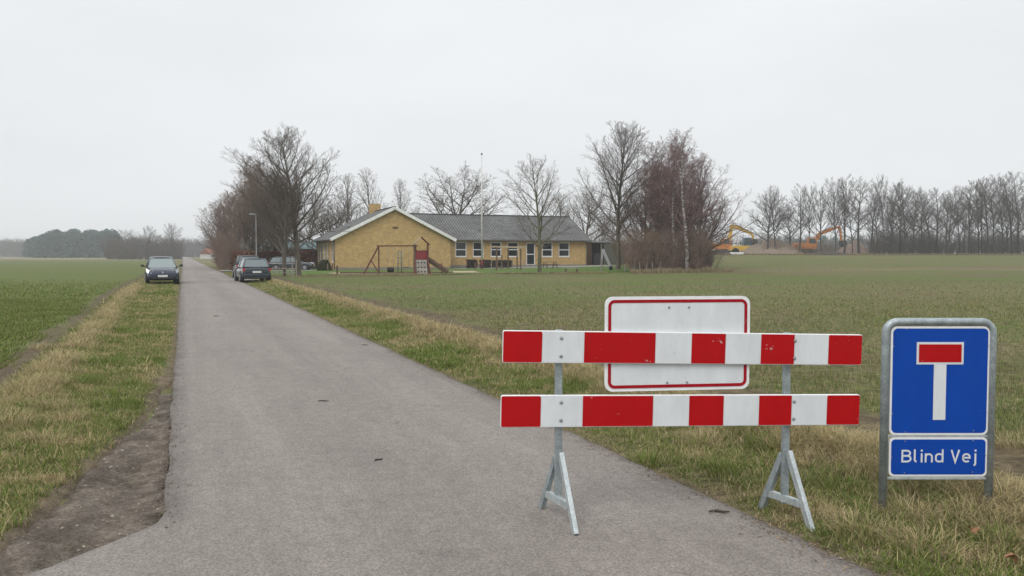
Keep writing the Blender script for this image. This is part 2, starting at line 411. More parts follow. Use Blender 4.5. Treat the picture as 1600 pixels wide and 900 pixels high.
M['wood_grey'] = mat('weathered grey wood', (.24, .22, .19), .9, n1=.3, s1=7)
M['wood_pale'] = mat('pale bare wood', (.42, .34, .24), .8, n1=.2, s1=6)
M['teal'] = mat('teal painted metal', (.07, .16, .17), .6, n1=.15)
M['tealroof'] = mat('faded teal roof', (.10, .16, .17), .8, n1=.25, s1=.8)
M['black'] = mat('black rubber', (.012, .012, .013), .8, n1=.2)
M['flag'] = mat('white painted pole', (.60, .58, .58), .4, n1=.08)
M['lampgrey'] = mat('grey lamp steel', (.38, .39, .40), .5, .3, n1=.1)
M['lamppole'] = mat('weathered lamp pole', (.27, .28, .285), .6, .2, n1=.1)
M['sand'] = ground_mat('play sand', [(.44, .36, .25), (.40, .33, .23), (.34, .28, .20)], (.3, 2, 14), micro=.15)
M['paving'] = ground_mat('grey paving', [(.30, .28, .26), (.26, .25, .235), (.22, .21, .19)], (.3, 2, 14), micro=.12)
M['asphalt'] = asphalt_mat()
M['soil'] = ground_mat('far fields', [(.17, .145, .08), (.12, .14, .05), (.15, .115, .07)], (.012, .2, 4), micro=.2, attr=True)
M['fieldL'] = ground_mat('left crop field', [(.075, .11, .028), (.095, .11, .036), (.125, .10, .055)], (.13, 1.6, 14), thr=(.5, .56), micro=.3, attr=True, clod=.25)
M['fieldR'] = ground_mat('right crop field', [(.10, .11, .035), (.108, .106, .038), (.118, .088, .054)], (.11, 1.3, 12), thr=(.5, .53), micro=.33, attr=True, clod=.38)
M['verge'] = ground_mat('verge turf', [(.10, .10, .04), (.12, .10, .05), (.13, .10, .06)], (.8, 3.5, 30), micro=.35, attr=True, dist=.03, clod=.3)
M['lawn'] = ground_mat('lawn turf', [(.085, .125, .03), (.085, .125, .028), (.10, .11, .035)], (.15, 1.2, 12), micro=.25, attr=True, clod=.2)
M['mud'] = ground_mat('bare shoulder mud', [(.165, .138, .112), (.110, .090, .072), (.215, .185, .152)], (1.4, 6, 40), thr=(.5, .55), micro=.35, bump=1, dist=.05, clod=.3)
M['grass'] = leaf_mat('grass blades', .3)
M['leaf'] = leaf_mat('leaves', .2)
M['bark'] = mat('grey brown bark', (.105, .088, .068), .95, n1=.3, s1=4, n2=.25, s2=25, bump=.6, bs=20, stretch=(1, 1, .3))
M['bark_green'] = mat('mossy bark', (.105, .10, .06), .95, n1=.35, s1=3, n2=.25, s2=25, stretch=(1, 1, .3))
M['bark_dark'] = mat('dark bark', (.052, .045, .038), .95, n1=.3, s1=4)
M['twig'] = mat('brown grey twigs', (.105, .084, .068), .95, n1=.25, s1=1.5)
M['twig_red'] = mat('reddish twigs', (.170, .115, .09), .95, n1=.3, s1=1.2)
M['twig_purple'] = mat('purplish twigs', (.150, .088, .086), .95, n1=.3, s1=1)
M['twig_dark'] = mat('dark twigs', (.070, .056, .046), .95, n1=.25, s1=1.5)
M['twig_ochre'] = mat('ochre thicket twigs', (.20, .135, .088), .95, n1=.35, s1=.8)
def birch_mat():
    m = mat('white birch bark', (.52, .50, .46), .85); N = m.node_tree.nodes; L = m.node_tree.links
    t = N.new('ShaderNodeTexCoord'); mp = N.new('ShaderNodeMapping'); mp.inputs['Scale'].default_value = (2, 2, 4)
    L.new(t.outputs['Object'], mp.inputs[0]); z = N.new('ShaderNodeTexNoise'); z.inputs['Scale'].default_value = 1.6; z.inputs['Detail'].default_value = 5
    L.new(mp.outputs[0], z.inputs['Vector']); r = N.new('ShaderNodeValToRGB')
    r.color_ramp.elements[0].position = .42; r.color_ramp.elements[0].color = (.06, .05, .045, 1)
    r.color_ramp.elements[1].position = .55; r.color_ramp.elements[1].color = (.40, .385, .36, 1)
    L.new(z.outputs[0], r.inputs[0]); L.new(r.outputs[0], N['Principled BSDF'].inputs['Base Color']); return m
M['birch'] = birch_mat()

# ------------------------------------------------------------------ ground sheets
def grid(name, A, B, fx, fz, m, colf=None, kind='structure'):
    """sheet over parameters A x B; fx(a,b)->x,y ; fz(x,y)->z"""
    a, b = np.meshgrid(A, B, indexing='ij'); x, y = fx(a, b); z = fz(x, y)
    v = np.stack([x, y, z], -1).reshape(-1, 3); nb = len(B)
    i, j = np.meshgrid(np.arange(len(A)-1), np.arange(nb-1), indexing='ij')
    k = (i*nb+j).ravel(); f = np.stack([k, k+nb, k+nb+1, k+1], 1)
    col = None
    if colf is not None: col = colf(v[:, 0], v[:, 1])
    me = np_mesh(name, v, f, m, True, col)
    o = link(name, me); tag(o, kind=kind); return o
def lerp3(c0, c1, t): t = t[:, None]; return np.array(c0)*(1-t)+np.array(c1)*t
def sorted_u(*arrs): return np.unique(np.concatenate(arrs))

ax = np.concatenate([-np.geomspace(3200, 60, 26), np.linspace(-56, 60, 40), np.geomspace(64, 3200, 26)])
ay = np.concatenate([[-400, -100, -40, -20, -8], np.linspace(-4, 60, 26), np.geomspace(64, 3200, 70)])
def far_cols(x, y):
    c = np.tile(np.array((.10, .115, .042)), (len(x), 1))
    left = x < xof(RL, y)
    t = sm((y-215)/25); c = lerp3_(c, (.15, .115, .075), t*left)
    t = sm((y-290)/30); c = lerp3_(c, (.21, .18, .10), t*left)
    t = sm((y-480)/60); c = lerp3_(c, (.10, .10, .06), t)
    return c
def lerp3_(c, d, t): t = np.clip(t, 0, 1)[:, None]; return c*(1-t)+np.array(d)*t
grid('ground', ax, ay, lambda a, b: (a, b), lambda x, y: terr(x, y)-.09, M['soil'], far_cols)

Yn = sorted_u(np.arange(2.0, 14, .05), np.arange(14, 40, .4), np.geomspace(40, 700, 70), np.array([-12., -6, -2, 0]))
EDGE_L = lambda y: .03*(vn(y, 0*y, 13, 4)-.5)*sm((16-np.abs(y))/6)+.035*(vn(y, 0*y, 1.1, 1)-.5)+.03*(vn(y, 0*y, 5, 2)-.5)
# asphalt: the carriageway with a widened mouth at the near left corner
def road_left(y):
    y = np.asarray(y, float)
    w = np.interp(y, [-12, 2.6, 3.3, 3.75, 4.1, 4.5, 4.78, 4.95, 5.2], [-10, -5.5, -3.9, -3.22, -2.85, -2.52, -2.30, -2.25, -2.25])
    return w+EDGE_L(y)*sm((y-4.6)/1)
rt = np.concatenate([[0, .0001], np.linspace(.02, .98, 24), [.9999, 1]])
def road_xy(a, b):
    l = road_left(b); r = RR+EDGE_L(b+50)*1.3
    return xof(l+(r-l)*a, b), b
def road_z(x, y):
    l = road_left(y); r = RR+EDGE_L(y+50)*1.3; a = (cc(x, y)-l)/(r-l)
    z = terr(x, y)+.012+.022*(1-(2*np.clip(a, 0, 1)-1)**2)
    return np.where((a < .00005) | (a > .99995), z-.09, z)
def road_col(x, y):
    c = cc(x, y); a = np.tile(np.array((.200, .179, .160)), (len(x), 1))
    for c0 in (-1.35, .55):
        a = lerp3_(a, (.238, .212, .192), .6*np.exp(-((c-c0)/.35)**2)*(.4+.9*vn(x, y, .3, 7)))
    a = lerp3_(a, (.11, .098, .088), .75*(1-sm((c-RL)/.22))*sm((y-4.6)/.6)*(.4+vn(x, y, 3, 8)))
    a = lerp3_(a, (.115, .10, .088), .7*(1-sm((RR-c)/.2))*(.4+vn(x, y, 3, 9)))
    return a
grid('road', rt, Yn, road_xy, road_z, M['asphalt'], road_col)

def band(name, c0, c1, nc, Y, zf, m, colf, wob=.12, left=False):
    A = np.linspace(0, 1, nc)
    def fx(a, b):
        lo = c0+wob*(vn(b, 0*b, .9, 11)-.5); hi = c1+wob*(vn(b, 0*b, .9, 12)-.5)
        cc_ = lo+(hi-lo)*a
        if left: cc_ = np.where(cc_ < RL, RL-(RL-cc_)*LW(b)/2.5, cc_)
        return xof(cc_, b), b
    return grid(name, A, Y, fx, zf, m, colf)
MUD = [(284, 585), (276, 640), (262, 824), (75, 908), (-40, 970), (-60, 935), (0, 858), (100, 757), (178, 690), (232, 640), (250, 600)]
MUDP = np.array([pix(a, b)[:2] for a, b in MUD])
def in_poly(x, y, P):
    ins = np.zeros(np.shape(x), bool); n = len(P)
    for i in range(n):
        x0, y0 = P[i]; x1, y1 = P[(i+1) % n]
        if y0 == y1: continue
        k = ((y0 > y) != (y1 > y)) & (x < (x1-x0)*(y-y0)/(y1-y0)+x0)
        ins ^= k
    return ins
def poly_dist(x, y, P):
    d = np.full(np.shape(x), 1e9); n = len(P)
    for i in range(n):
        a = P[i]; b = P[(i+1) % n]; ab = b-a
        t = np.clip(((x-a[0])*ab[0]+(y-a[1])*ab[1])/(ab@ab), 0, 1)
        d = np.minimum(d, np.hypot(x-a[0]-t*ab[0], y-a[1]-t*ab[1]))
    return np.where(in_poly(x, y, P), -d, d)
GREEN, OLIVE, STRAW, DIRT = np.array((.085, .125, .028)), np.array((.135, .13, .048)), np.array((.30, .235, .13)), np.array((.12, .09, .062))
def verge_col(x, y):
    c = cc(x, y); dl = (RL-c)*2.5/LW(y); dr = c-RR; d = np.maximum(dl, dr); n = vn(x, y, .9, 21); n2 = vn(x, y, 2.7, 22)
    a = np.tile(OLIVE, (len(x), 1))
    a = lerp3_(a, GREEN, sm((n-.45)/.25))
    a = lerp3_(a, STRAW*.8, sm((n2-.66)/.15)*.5)
    a = lerp3_(a, STRAW*.85, .8*np.exp(-((dr-1.85)/.28)**2)*(.5+n))
    a = lerp3_(a, STRAW*.85, .8*np.exp(-((dl-2.1)/.32)**2)*(.3+n))
    a = lerp3_(a, DIRT, .8*(1-sm((d-.05)/.18))*(.5+n2))
    a = lerp3_(a, (.12, .094, .07), .8*(1-sm((dl-.05)/.35))*sm((15-y)/7)*(.4+n))
    a = lerp3_(a, (.118, .092, .07), .95*(1-sm((poly_dist(x, y, MUDP)-.05-.25*n)/.3)))
    a = lerp3_(a, (.095, .068, .048), sm((dl-2.1-.2*n)/.2))
    return a
YV = sorted_u(np.arange(1.0, 16, .08), np.arange(16, 40, .3), np.geomspace(40, 420, 60))
band('grass_verge', RL-2.5, RL+.03, 44, YV, lambda x, y: vergez(x, y)-.07*sm((.05-poly_dist(x, y, MUDP))/.12), M['verge'], verge_col, left=True)
band('grass_verge', RR-.03, RR+2.15, 40, YV, vergez, M['verge'], verge_col)
# bare mud shoulder
gx, gyy = np.arange(-5.2, -1.6, .045), np.arange(3.0, 9.6, .045)
def mud_z(x, y):
    d = poly_dist(x, y, MUDP)+.1*(vn(x, y, 4, 31)-.5)+.06*(vn(x, y, 13, 32)-.5)
    c = cc(x, y)
    base = vergez(x, y)-.005
    ruts = .03*(vn(x, y, 16, 36)-.5)-.034*np.exp(-((c+2.95+.25*(y-5))/.09)**2)-.02*np.exp(-((c+3.3+.28*(y-5))/.07)**2)
    t = sm((.06-d)/.12)
    z = base-.12*(1-t)+t*(.02+.012*(vn(x, y, 9, 33)-.5)+.02*(vn(x, y, 3, 34)-.5)+ruts)
    return np.where(c > road_left(y)-.03, np.minimum(z, .002), z)
o = grid('dirt_shoulder', gx, gyy, lambda a, b: (a, b), mud_z, M['mud'])

# crop fields
def fl_col(x, y):
    c = cc(x, y); d = RL-LW(y)-c; n = vn(x, y, .5, 41)
    a = np.tile(np.array((.092, .122, .028)), (len(x), 1))
    a = lerp3_(a, (.10, .115, .04), sm((y-45)/80)*.45)
    a = lerp3_(a, (.095, .068, .048), .95*(1-sm((d-.3-.4*n)/.35)))
    return a
A_ = np.concatenate([np.linspace(0, 3, 22), np.geomspace(3.3, 420, 46)])
YF = sorted_u(np.arange(1, 20, .25), np.geomspace(20, 228, 60))
grid('crop_field', A_, YF, lambda a, b: (xof(RL-LW(b)+.08-a, b), b), lambda x, y: terr(x, y)-.05+.06*vn(x, y, .4, 42)+.02*vn(x, y, 3, 43), M['fieldL'], fl_col)
LAWN0 = 63.0                                     # v distance of the lawn's near edge along the road direction
def uv(x, y): return x*RU.x+y*RU.y, x*RD.x+y*RD.y
def xyuv(u, v): return u*RU.x+v*RD.x, u*RU.y+v*RD.y
U_EDGE = float(uv(xof(RR+2, 60), 60)[0])
def fr_col(x, y):
    c = cc(x, y); d = c-RR-2.1; n = vn(x, y, .4, 51)
    a = np.tile(np.array((.080, .116, .022)), (len(x), 1))
    a = lerp3_(a, (.10, .082, .048), .85*np.exp(-((y-17)/11)**2)*(.3+n)*sm((12-x)/6))
    a = lerp3_(a, (.105, .115, .036), sm((y-60)/60)*.8)
    v = uv(x, y)[1]
    a = lerp3_(a, (.20, .145, .095), .85*np.exp(-((y-76-.08*x+4*(n-.5))/4)**2)*sm((x-14)/6))
    a = lerp3_(a, (.12, .088, .056), .65*sm((vn(x*.35, y, .45, 57)-.6)/.15)*sm((y-8)/6)*(1-sm((y-75)/40)))
    a = lerp3_(a, (.14, .122, .06), .6*sm((vn(x, y, .09, 55)-.5)/.2))
    a = lerp3_(a, (.085, .060, .043), .97*(1-sm((d-.5-1.2*n)/.5)))
    return a
A2 = np.concatenate([np.linspace(0, 4, 30), np.geomspace(4.3, 700, 60)])
YR = sorted_u(np.arange(-3, 22, .3), np.geomspace(22, 172, 60))
grid('crop_field', A2, YR, lambda a, b: (xof(RR+2.05+a, b), b), lambda x, y: terr(x, y)-.05+.07*vn(x, y, .35, 52)*(1-sm((y-60)/80))+.025*vn(x, y, 2.5, 53), M['fieldR'], fr_col)
# lawn round the school, sand pit, terrace, driveway : patches in the road-aligned frame
def patch(name, u0, u1, v0, v1, m, dz, colf=None, step=1.5, wob=.5, seed=0):
    U = np.linspace(0, 1, max(4, int((u1-u0)/step))); Vv = np.linspace(0, 1, max(4, int((v1-v0)/step)))
    def fx(a, b):
        a2 = u0+(u1-u0)*a; b2 = v0+(v1-v0)*b
        w = wob*(vn(a2, b2, .35, 60+seed)-.5)
        a2 = a2+w*(np.abs(2*a-1)**6)*2; b2 = b2+w*(np.abs(2*b-1)**6)*2
        return xyuv(a2, b2)
    return grid(name, U, Vv, fx, lambda x, y: terr(x, y)+dz, m, colf)
def lawn_col(x, y):
    n = vn(x, y, .3, 71); a = np.tile(np.array((.068, .140, .018)), (len(x), 1))
    u, v = uv(x, y)
    a = lerp3_(a, (.12, .12, .04), sm((n-.5)/.3)*.5)
    return a
patch('lawn', U_EDGE-.6, 48, LAWN0, 118, M['lawn'], .035, lawn_col, 1.2, 1.2)

# ------------------------------------------------------------------ grass, crops: blades as meshes
rg = np.random.default_rng(5)
def in_view(x, y, m=.06): return (np.abs(x/np.maximum(y, .1)) < 800/F+m) & (y > 3.3)
def blades(name, x, y, z, L, w, lean, col, label=None, seg=3, az=None, curl=.6):
    n = len(x); az = rg.uniform(0, 2*pi, n) if az is None else az
    face = az+pi/2+rg.normal(0, .5, n)
    dx, dy = np.cos(az), np.sin(az); wx, wy = np.cos(face)*w/2, np.sin(face)*w/2
    V = np.zeros((n, (seg+1)*2, 3), np.float32); C = np.zeros((n, (seg+1)*2, 3), np.float32)
    px, py, pz = x.copy(), y.copy(), z-.01
    ang = lean*.4
    for s in range(seg+1):
        t = s/seg; ww = (1-t**1.6)*.95+.05
        V[:, 2*s] = np.stack([px-wx*ww, py-wy*ww, pz], -1); V[:, 2*s+1] = np.stack([px+wx*ww, py+wy*ww, pz], -1)
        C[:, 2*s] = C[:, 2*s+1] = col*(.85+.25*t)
        px = px+dx*np.sin(ang)*L/seg; py = py+dy*np.sin(ang)*L/seg; pz = pz+np.cos(ang)*L/seg
        ang = ang+lean*curl
    b = (np.arange(n)*(seg+1)*2)[:, None]
    f = np.concatenate([np.stack([b[:, 0]+2*s, b[:, 0]+2*s+1, b[:, 0]+2*s+3, b[:, 0]+2*s+2], 1) for s in range(seg)])
    zmin = vergez(V[..., 0].ravel(), V[..., 1].ravel()).reshape(n, -1)
    V[..., 2] = np.maximum(V[..., 2], zmin-.012)
    me = np_mesh(name, V.reshape(-1, 3), f, M['grass'], False, C.reshape(-1, 3))
    o = link(name, me); tag(o, label=label, cat='grass', kind='stuff'); return o
def scatter(n, c0, c1, y0, y1, p=1.0):
    """n points in the band, denser near the camera"""
    t = rg.uniform(0, 1, n); q = 1-p
    y = (y0**q+(y1**q-y0**q)*t)**(1/q) if abs(q) > 1e-6 else y0*(y1/y0)**t
    m_ = n//8; y = y[:m_]; c = rg.uniform(c0, c1, m_)                  # tufts of eight blades
    if c1 < 0: c = RL-(RL-c)*LW(y)/2.5
    x = xof(c, y); k = in_view(x, y); x, y = np.repeat(x[k], 8), np.repeat(y[k], 8)
    rad = np.abs(rg.normal(0, .022, len(x)))*np.clip(y/7, 1, 5); a = rg.uniform(0, 2*pi, len(x))
    return x+rad*np.cos(a), y+rad*np.sin(a), a
def blade_cols(x, y, fgreen, var=.32):
    n = len(x); g = rg.uniform(0, 1, n) < fgreen
    base = np.where(g[:, None], np.array((.125, .185, .030)), np.array((.44, .355, .20)))
    mixv = rg.uniform(0, 1, n)[:, None]
    base = base*(1-mixv*.35)+np.array((.23, .215, .085))*mixv*.35
    return (base*(1+rg.normal(0, var, n))[:, None].clip(.5, 1.6)).astype(np.float32)
def verge_grass(side):
    X = []; Y = []; Ls = []; Ws = []; Le = []; Co = []; Az = []
    for (n, y0, y1, p, wmul) in ((210000, 3.4, 11, 1.0, 1), (100000, 11, 26, 1.2, 1.8), (45000, 26, 75, 1.3, 3.6)):
        if side == 'R': x, y, az = scatter(n, RR+.02, RR+2.5, y0, y1, p); d = cc(x, y)-RR
        else: x, y, az = scatter(n, RL-2.75, RL-.02, y0, y1, p); d = (RL-cc(x, y))*2.5/LW(y)
        n1, n2, n3 = vn(x, y, .9, 21), vn(x, y, 2.7, 22), vn(x, y, 6, 23)
        dens = sm((d-.02)/.22)*(.55+.45*n3)
        if side == 'L':
            dens = dens*np.where(y < 14, sm((d-.22*sm((14-y)/6)-.12*n2)/.25), 1)
            pd = poly_dist(x, y, MUDP); dens = dens*sm((pd+.08*(n3-.5))/.16)
            dens = dens*(cc(x, y) < road_left(y)-.03); dens = dens*(1-.75*sm((d-2.35)/.25)); ridge = np.exp(-((d-2.1)/.36)**2)*sm((n1-.2)/.2)*(.45+.55*sm((y-9)/5))*(1-.6*sm((y-38)/10))
        else:
            dens = dens*(1-.8*sm((d-2.05)/.3)); ridge = np.exp(-((d-1.9)/.42)**2)*sm((n1-.08)/.2)
        k = rg.uniform(0, 1, len(x)) < dens
        x, y, d, n1, n2, n3, ridge, az = [q[k] for q in (x, y, d, n1, n2, n3, ridge, az)]; Az.append(az+rg.normal(0, .5, len(az)))
        fg = np.clip(.66+.34*sm((n1-.5)/.2)-.5*sm((n2-.60)/.15)-1.0*ridge, .04, .93)
        L = (.035+.05*rg.random(len(x))+.15*ridge*rg.random(len(x))+.07*sm((n1-.5)/.3)*rg.random(len(x)))*(.55+.45*sm((d-.1)/.5))
        L = L*(1+.9*(rg.random(len(x)) < .05))
        X.append(x); Y.append(y); Ls.append(L*(1+.15*(wmul-1))); Ws.append((.0032+.003*rg.random(len(x)))*wmul)
        Le.append(rg.uniform(.35, 1.15, len(x))+.35*ridge); Co.append(blade_cols(x, y, fg))
    x, y, L, w, le = map(np.concatenate, (X, Y, Ls, Ws, Le)); co = np.concatenate(Co)
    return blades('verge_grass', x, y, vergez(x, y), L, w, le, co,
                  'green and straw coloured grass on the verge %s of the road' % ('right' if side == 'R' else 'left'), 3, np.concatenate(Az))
verge_grass('R'); verge_grass('L')
# tussocks of long dead grass
def tussocks():
    X = []; Y = []; L = []; A = []; Co = []; Le = []
    spots = []
    for i in range(90):
        spots.append((RR+rg.uniform(1.5, 2.25), rg.uniform(6, 34), rg.uniform(.12, .25), 0))
    for i in range(60):
        spots.append((RL-rg.uniform(1.85, 2.35), rg.uniform(7, 40), rg.uniform(.15, .3), 0))
    for px, py in ((1300, 705), (1260, 690), (1330, 700), (1150, 680), (1370, 690), (1480, 815), (1560, 830), (1420, 800), (1590, 700), (1440, 850), (1350, 830), (1100, 690), (1285, 685), (1310, 690), (1345, 712), (1240, 680), (1190, 672), (1530, 800), (1400, 690), (40, 640), (60, 655), (20, 690), (130, 520), (160, 500), (20, 545)):
        p = pix(px, py); spots.append((cc(p.x, p.y), p.y, .2, 0))
    for px, py in ((880, 600), (920, 590), (820, 585), (1010, 720), (1320, 760), (1560, 850), (1450, 770), (110, 600), (150, 570), (190, 520), (1200, 700), (1390, 735), (1130, 735)):
        p = pix(px, py); spots.append((cc(p.x, p.y), p.y, .16, 1))
    for c, y0, r, gr in spots:
        if c < RL: c = RL-(RL-c)*LW(y0)/2.5
        n = int(260 if y0 < 12 else 140); x0 = xof(c, y0)
        rr = r*np.sqrt(rg.random(n)); a = rg.uniform(0, 2*pi, n)
        x = x0+rr*np.cos(a); y = y0+rr*np.sin(a)
        X.append(x); Y.append(y); A.append(a+rg.normal(0, .7, n)); L.append(rg.uniform(.09, .24, n)*(.7 if gr else 1))
        Le.append(rg.uniform(.5, 1.3, n)*(.6 if gr else 1)); Co.append(blade_cols(x, y, np.full(n, .9 if gr else .06)))
    x, y, a, l, le = map(np.concatenate, (X, Y, A, L, Le)); co = np.concatenate(Co)
    w = np.where(y < 12, .004, .008)
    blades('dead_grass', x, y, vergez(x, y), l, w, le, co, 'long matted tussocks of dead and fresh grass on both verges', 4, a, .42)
tussocks()
def crops(side):
    X = []; Y = []; Ls = []; Ws = []; Co = []; Z = []
    for (n, y0, y1, wm) in ((90000, 4.5, 13, 1), (110000, 13, 30, 2.0), (60000, 30, 62, 4)):
        t = rg.uniform(0, 1, n); y = y0*(y1/y0)**t if n < 1 else y0+(y1-y0)*t**.8
        if side == 'R': cmax = 800/F*y+KR*(y-5.1)+1; c0 = RR+2.15; c = c0+(cmax-c0)*rg.uniform(0, 1, n)
        else: cmin = -800/F*y+KR*(y-5.1)-1; c1 = RL-LW(y)+.05; c = c1+(cmin-c1)*rg.uniform(0, 1, n)
        x = xof(c, y); k = in_view(x, y) & ((c > RR+2.15) if side == 'R' else (c < RL-LW(y)+.05))
        k &= uv(x, y)[1] < LAWN0
        x, y, c = x[k], y[k], c[k]
        row = .14; rc = np.round(c/row)*row; rc = rc+rg.normal(0, .022, len(c)); x = xof(rc, y)
        d = np.abs(rc-(RR+2.1)) if side == 'R' else np.abs(rc-(RL-LW(y)+.05))
        n1, n2 = vn(x, y, .5, 81), vn(x, y, 2.3, 82)
        dens = sm((d-(.6+1.2*n1 if side == 'R' else .25+.5*n1))/.5)*(.25+.75*sm((n2-.3)/.35))*(.5 if side == 'R' else .8)*(1-sm((y-22)/34))
        k = rg.uniform(0, 1, len(x)) < dens; x, y, n1, n2 = x[k], y[k], n1[k], n2[k]
        X.append(x); Y.append(y); Z.append(terr(x, y)-.04+.06*vn(x, y, .4, 42) if side == 'L' else terr(x, y)-.04+.07*vn(x, y, .35, 52)+.02*vn(x, y, 2.5, 53))
        Ls.append(rg.uniform(.04, .09, len(x))*(1+.12*(wm-1))); Ws.append(rg.uniform(.004, .007, len(x))*wm)
        cA = np.array((.138, .185, .038)) if side == 'L' else np.array((.120, .165, .036))
        co = np.tile(cA, (len(x), 1)); dry = (rg.random(len(x)) < (.16 if side == 'L' else .36))[:, None]
        co = np.where(dry, np.array((.33, .265, .15)), co)*(1+rg.normal(0, .38, len(x)))[:, None].clip(.4, 1.9)
        Co.append(co)
    x, y, z, L, w = map(np.concatenate, (X, Y, Z, Ls, Ws)); co = np.concatenate(Co)
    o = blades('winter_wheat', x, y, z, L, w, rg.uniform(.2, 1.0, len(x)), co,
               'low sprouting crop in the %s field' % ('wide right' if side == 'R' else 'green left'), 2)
    o['category'] = 'crop'
crops('R'); crops('L')
def debris():
    n = 1500; x = rg.uniform(-4.6, -1.9, n); y = rg.uniform(3.2, 9, n); k = (poly_dist(x, y, MUDP) < -.03) & (cc(x, y) < road_left(y)-.02); x, y = x[k], y[k]
    k = rg.random(len(x)) < np.clip(.15+.9*np.exp(-((cc(x, y)+2.5)/.3)**2), 0, 1); x, y = x[k], y[k]
    mb = MB()
    for a, b in zip(x, y):
        r = random.uniform(.004, .013)*random.uniform(.6, 1.3); z = float(mud_z(a, b))
        R = Matrix.Rotation(random.uniform(0, pi), 3, 'Z') @ Matrix.Rotation(random.uniform(-.5, .5), 3, 'X')
        pts = [R @ Vector((cos(t)*r*random.uniform(.7, 1.3), sin(t)*r*random.uniform(.7, 1.2), 0))+Vector((a, b, z)) for t in np.linspace(0, 2*pi, 6)[:5]]
        top = Vector((a, b, z+r*.7)); mb.add(pts+[top], [(i, (i+1) % 5, 5) for i in range(5)])
    me = mb.build('gravel', mat('pale grit', (.30, .26, .2), .9, n1=.4, s1=9))
    tag(me, 'pale grit and stones scattered on the bare shoulder', 'gravel', kind='stuff')
random.seed(4); debris()
def edge_grit():
    n = 1600; y = 3.6*(30/3.6)**rg.random(n); side = rg.random(n) < .5
    c = np.where(side, RR+EDGE_L(y+50)*1.3-np.abs(rg.normal(0, .09, n))+.05, road_left(y)+np.abs(rg.normal(0, .09, n))-.05); x = xof(c, y); mb = MB()
    for a, b, c_ in zip(x, y, c):
        r = random.uniform(.003, .009)*(1+b/25); z = .018 if RL < c_ < RR else float(vergez(a, b))+.004
        pts = [Vector((cos(t)*r*random.uniform(.6, 1.4)+a, sin(t)*r*random.uniform(.6, 1.3)+b, z)) for t in np.linspace(0, 2*pi, 6)[:5]]
        mb.add(pts+[Vector((a, b, z+r*.8))], [(i, (i+1) % 5, 5) for i in range(5)])
    tag(mb.build('gravel', mat('brown grit', (.16, .13, .10), .95, n1=.5, s1=7)), 'brown grit and crumbs strewn along both asphalt edges', 'gravel', kind='stuff')
edge_grit()
def litter():
    X = []; n = 2600; y = 3.6*(14/3.6)**rg.random(n); side = rg.random(n) < .5
    c = np.where(side, RR+rg.normal(.0, .16, n), RL-np.abs(rg.normal(0, .3, n))); x = xof(c, y); k = in_view(x, y); x, y, c = x[k], y[k], c[k]
    z = np.where((c > RL) & (c < RR), .03, vergez(x, y)+.015); n = len(x)
    o = blades('plant_litter', x, y, z, rg.uniform(.02, .07, n), rg.uniform(.003, .009, n), np.full(n, 3.2), np.tile(np.array((.26, .19, .11)), (n, 1))*(1+rg.normal(0, .4, n))[:, None].clip(.3, 1.8), 'bits of straw and dry leaves along the road edges', 2, None, .1)
    o['category'] = 'litter'
litter()
# flat single-mesh things: simpler as one object
def leaf(px, py, s, rz, label, z0=.07):
    p = pix(px, py); z = float(vergez(p.x, p.y))+z0
    mb = MB(); pts = []; n = 18
    for i in range(n):
        t = 2*pi*i/n; r = s*(.55+.3*abs(cos(t*2.5))); pts.append(Vector((r*cos(t), r*sin(t)*.75, .35*s*cos(2*t))))
    mb.add([Vector((0, 0, 0))]+pts, [(0, i+1, (i+1) % n+1) for i in range(n)])
    mb.add([v+Vector((0, 0, -.002)) for v in [Vector((0, 0, 0))]+pts], [(0, (i+1) % n+1, i+1) for i in range(n)])
    o = mb.build('fallen_leaf', mat('dry leaf', (.27, .13, .065), .8, n1=.3, s1=30), loc=(p.x, p.y, z)); o.rotation_euler = (.5, .2, rz)
    tag(o, label, 'leaf')
leaf(1581, 884, .055, 1.2, 'curled brown leaf on the grass at the bottom right corner')
leaf(1520, 836, .045, .2, 'brown dry leaf lying in the grass below the blue sign')
leaf(1300, 700, .04, 2.2, 'small brown leaf caught in dead grass behind the barrier')
def twig(px, py, L, a, label, r=.006):
    p = pix(px, py); z = float(road_z(np.array([p.x]), np.array([p.y]))[0])
    mb = MB(); mb.tube([(-L/2, 0, r), (-L/6, .012, r*1.3), (L/5, -.006, r*1.2), (L/2, .008, r)], [r*.6, r, r, r*.4], 6)
    mb.tube([(-L/6, .012, r*1.3), (0, .045, r)], [r*.6, r*.3], 5)
    tag(mb.build('twig', M['bark_dark'], loc=(p.x, p.y, z), rz=a), label, 'twig')
twig(505, 632, .12, .05, 'short dark twig lying on the middle of the road')
twig(592, 726, .09, .9, 'small dark twig lying on the near asphalt')
twig(338, 496, .16, .3, 'dark twig by the right edge of the far road', .008)
twig(570, 541, .13, .1, 'thin dark twig near the verge edge of the road', .006)
twig(1124, 805, .13, -.1, 'dark twig on the asphalt edge between the barrier stands', .008)

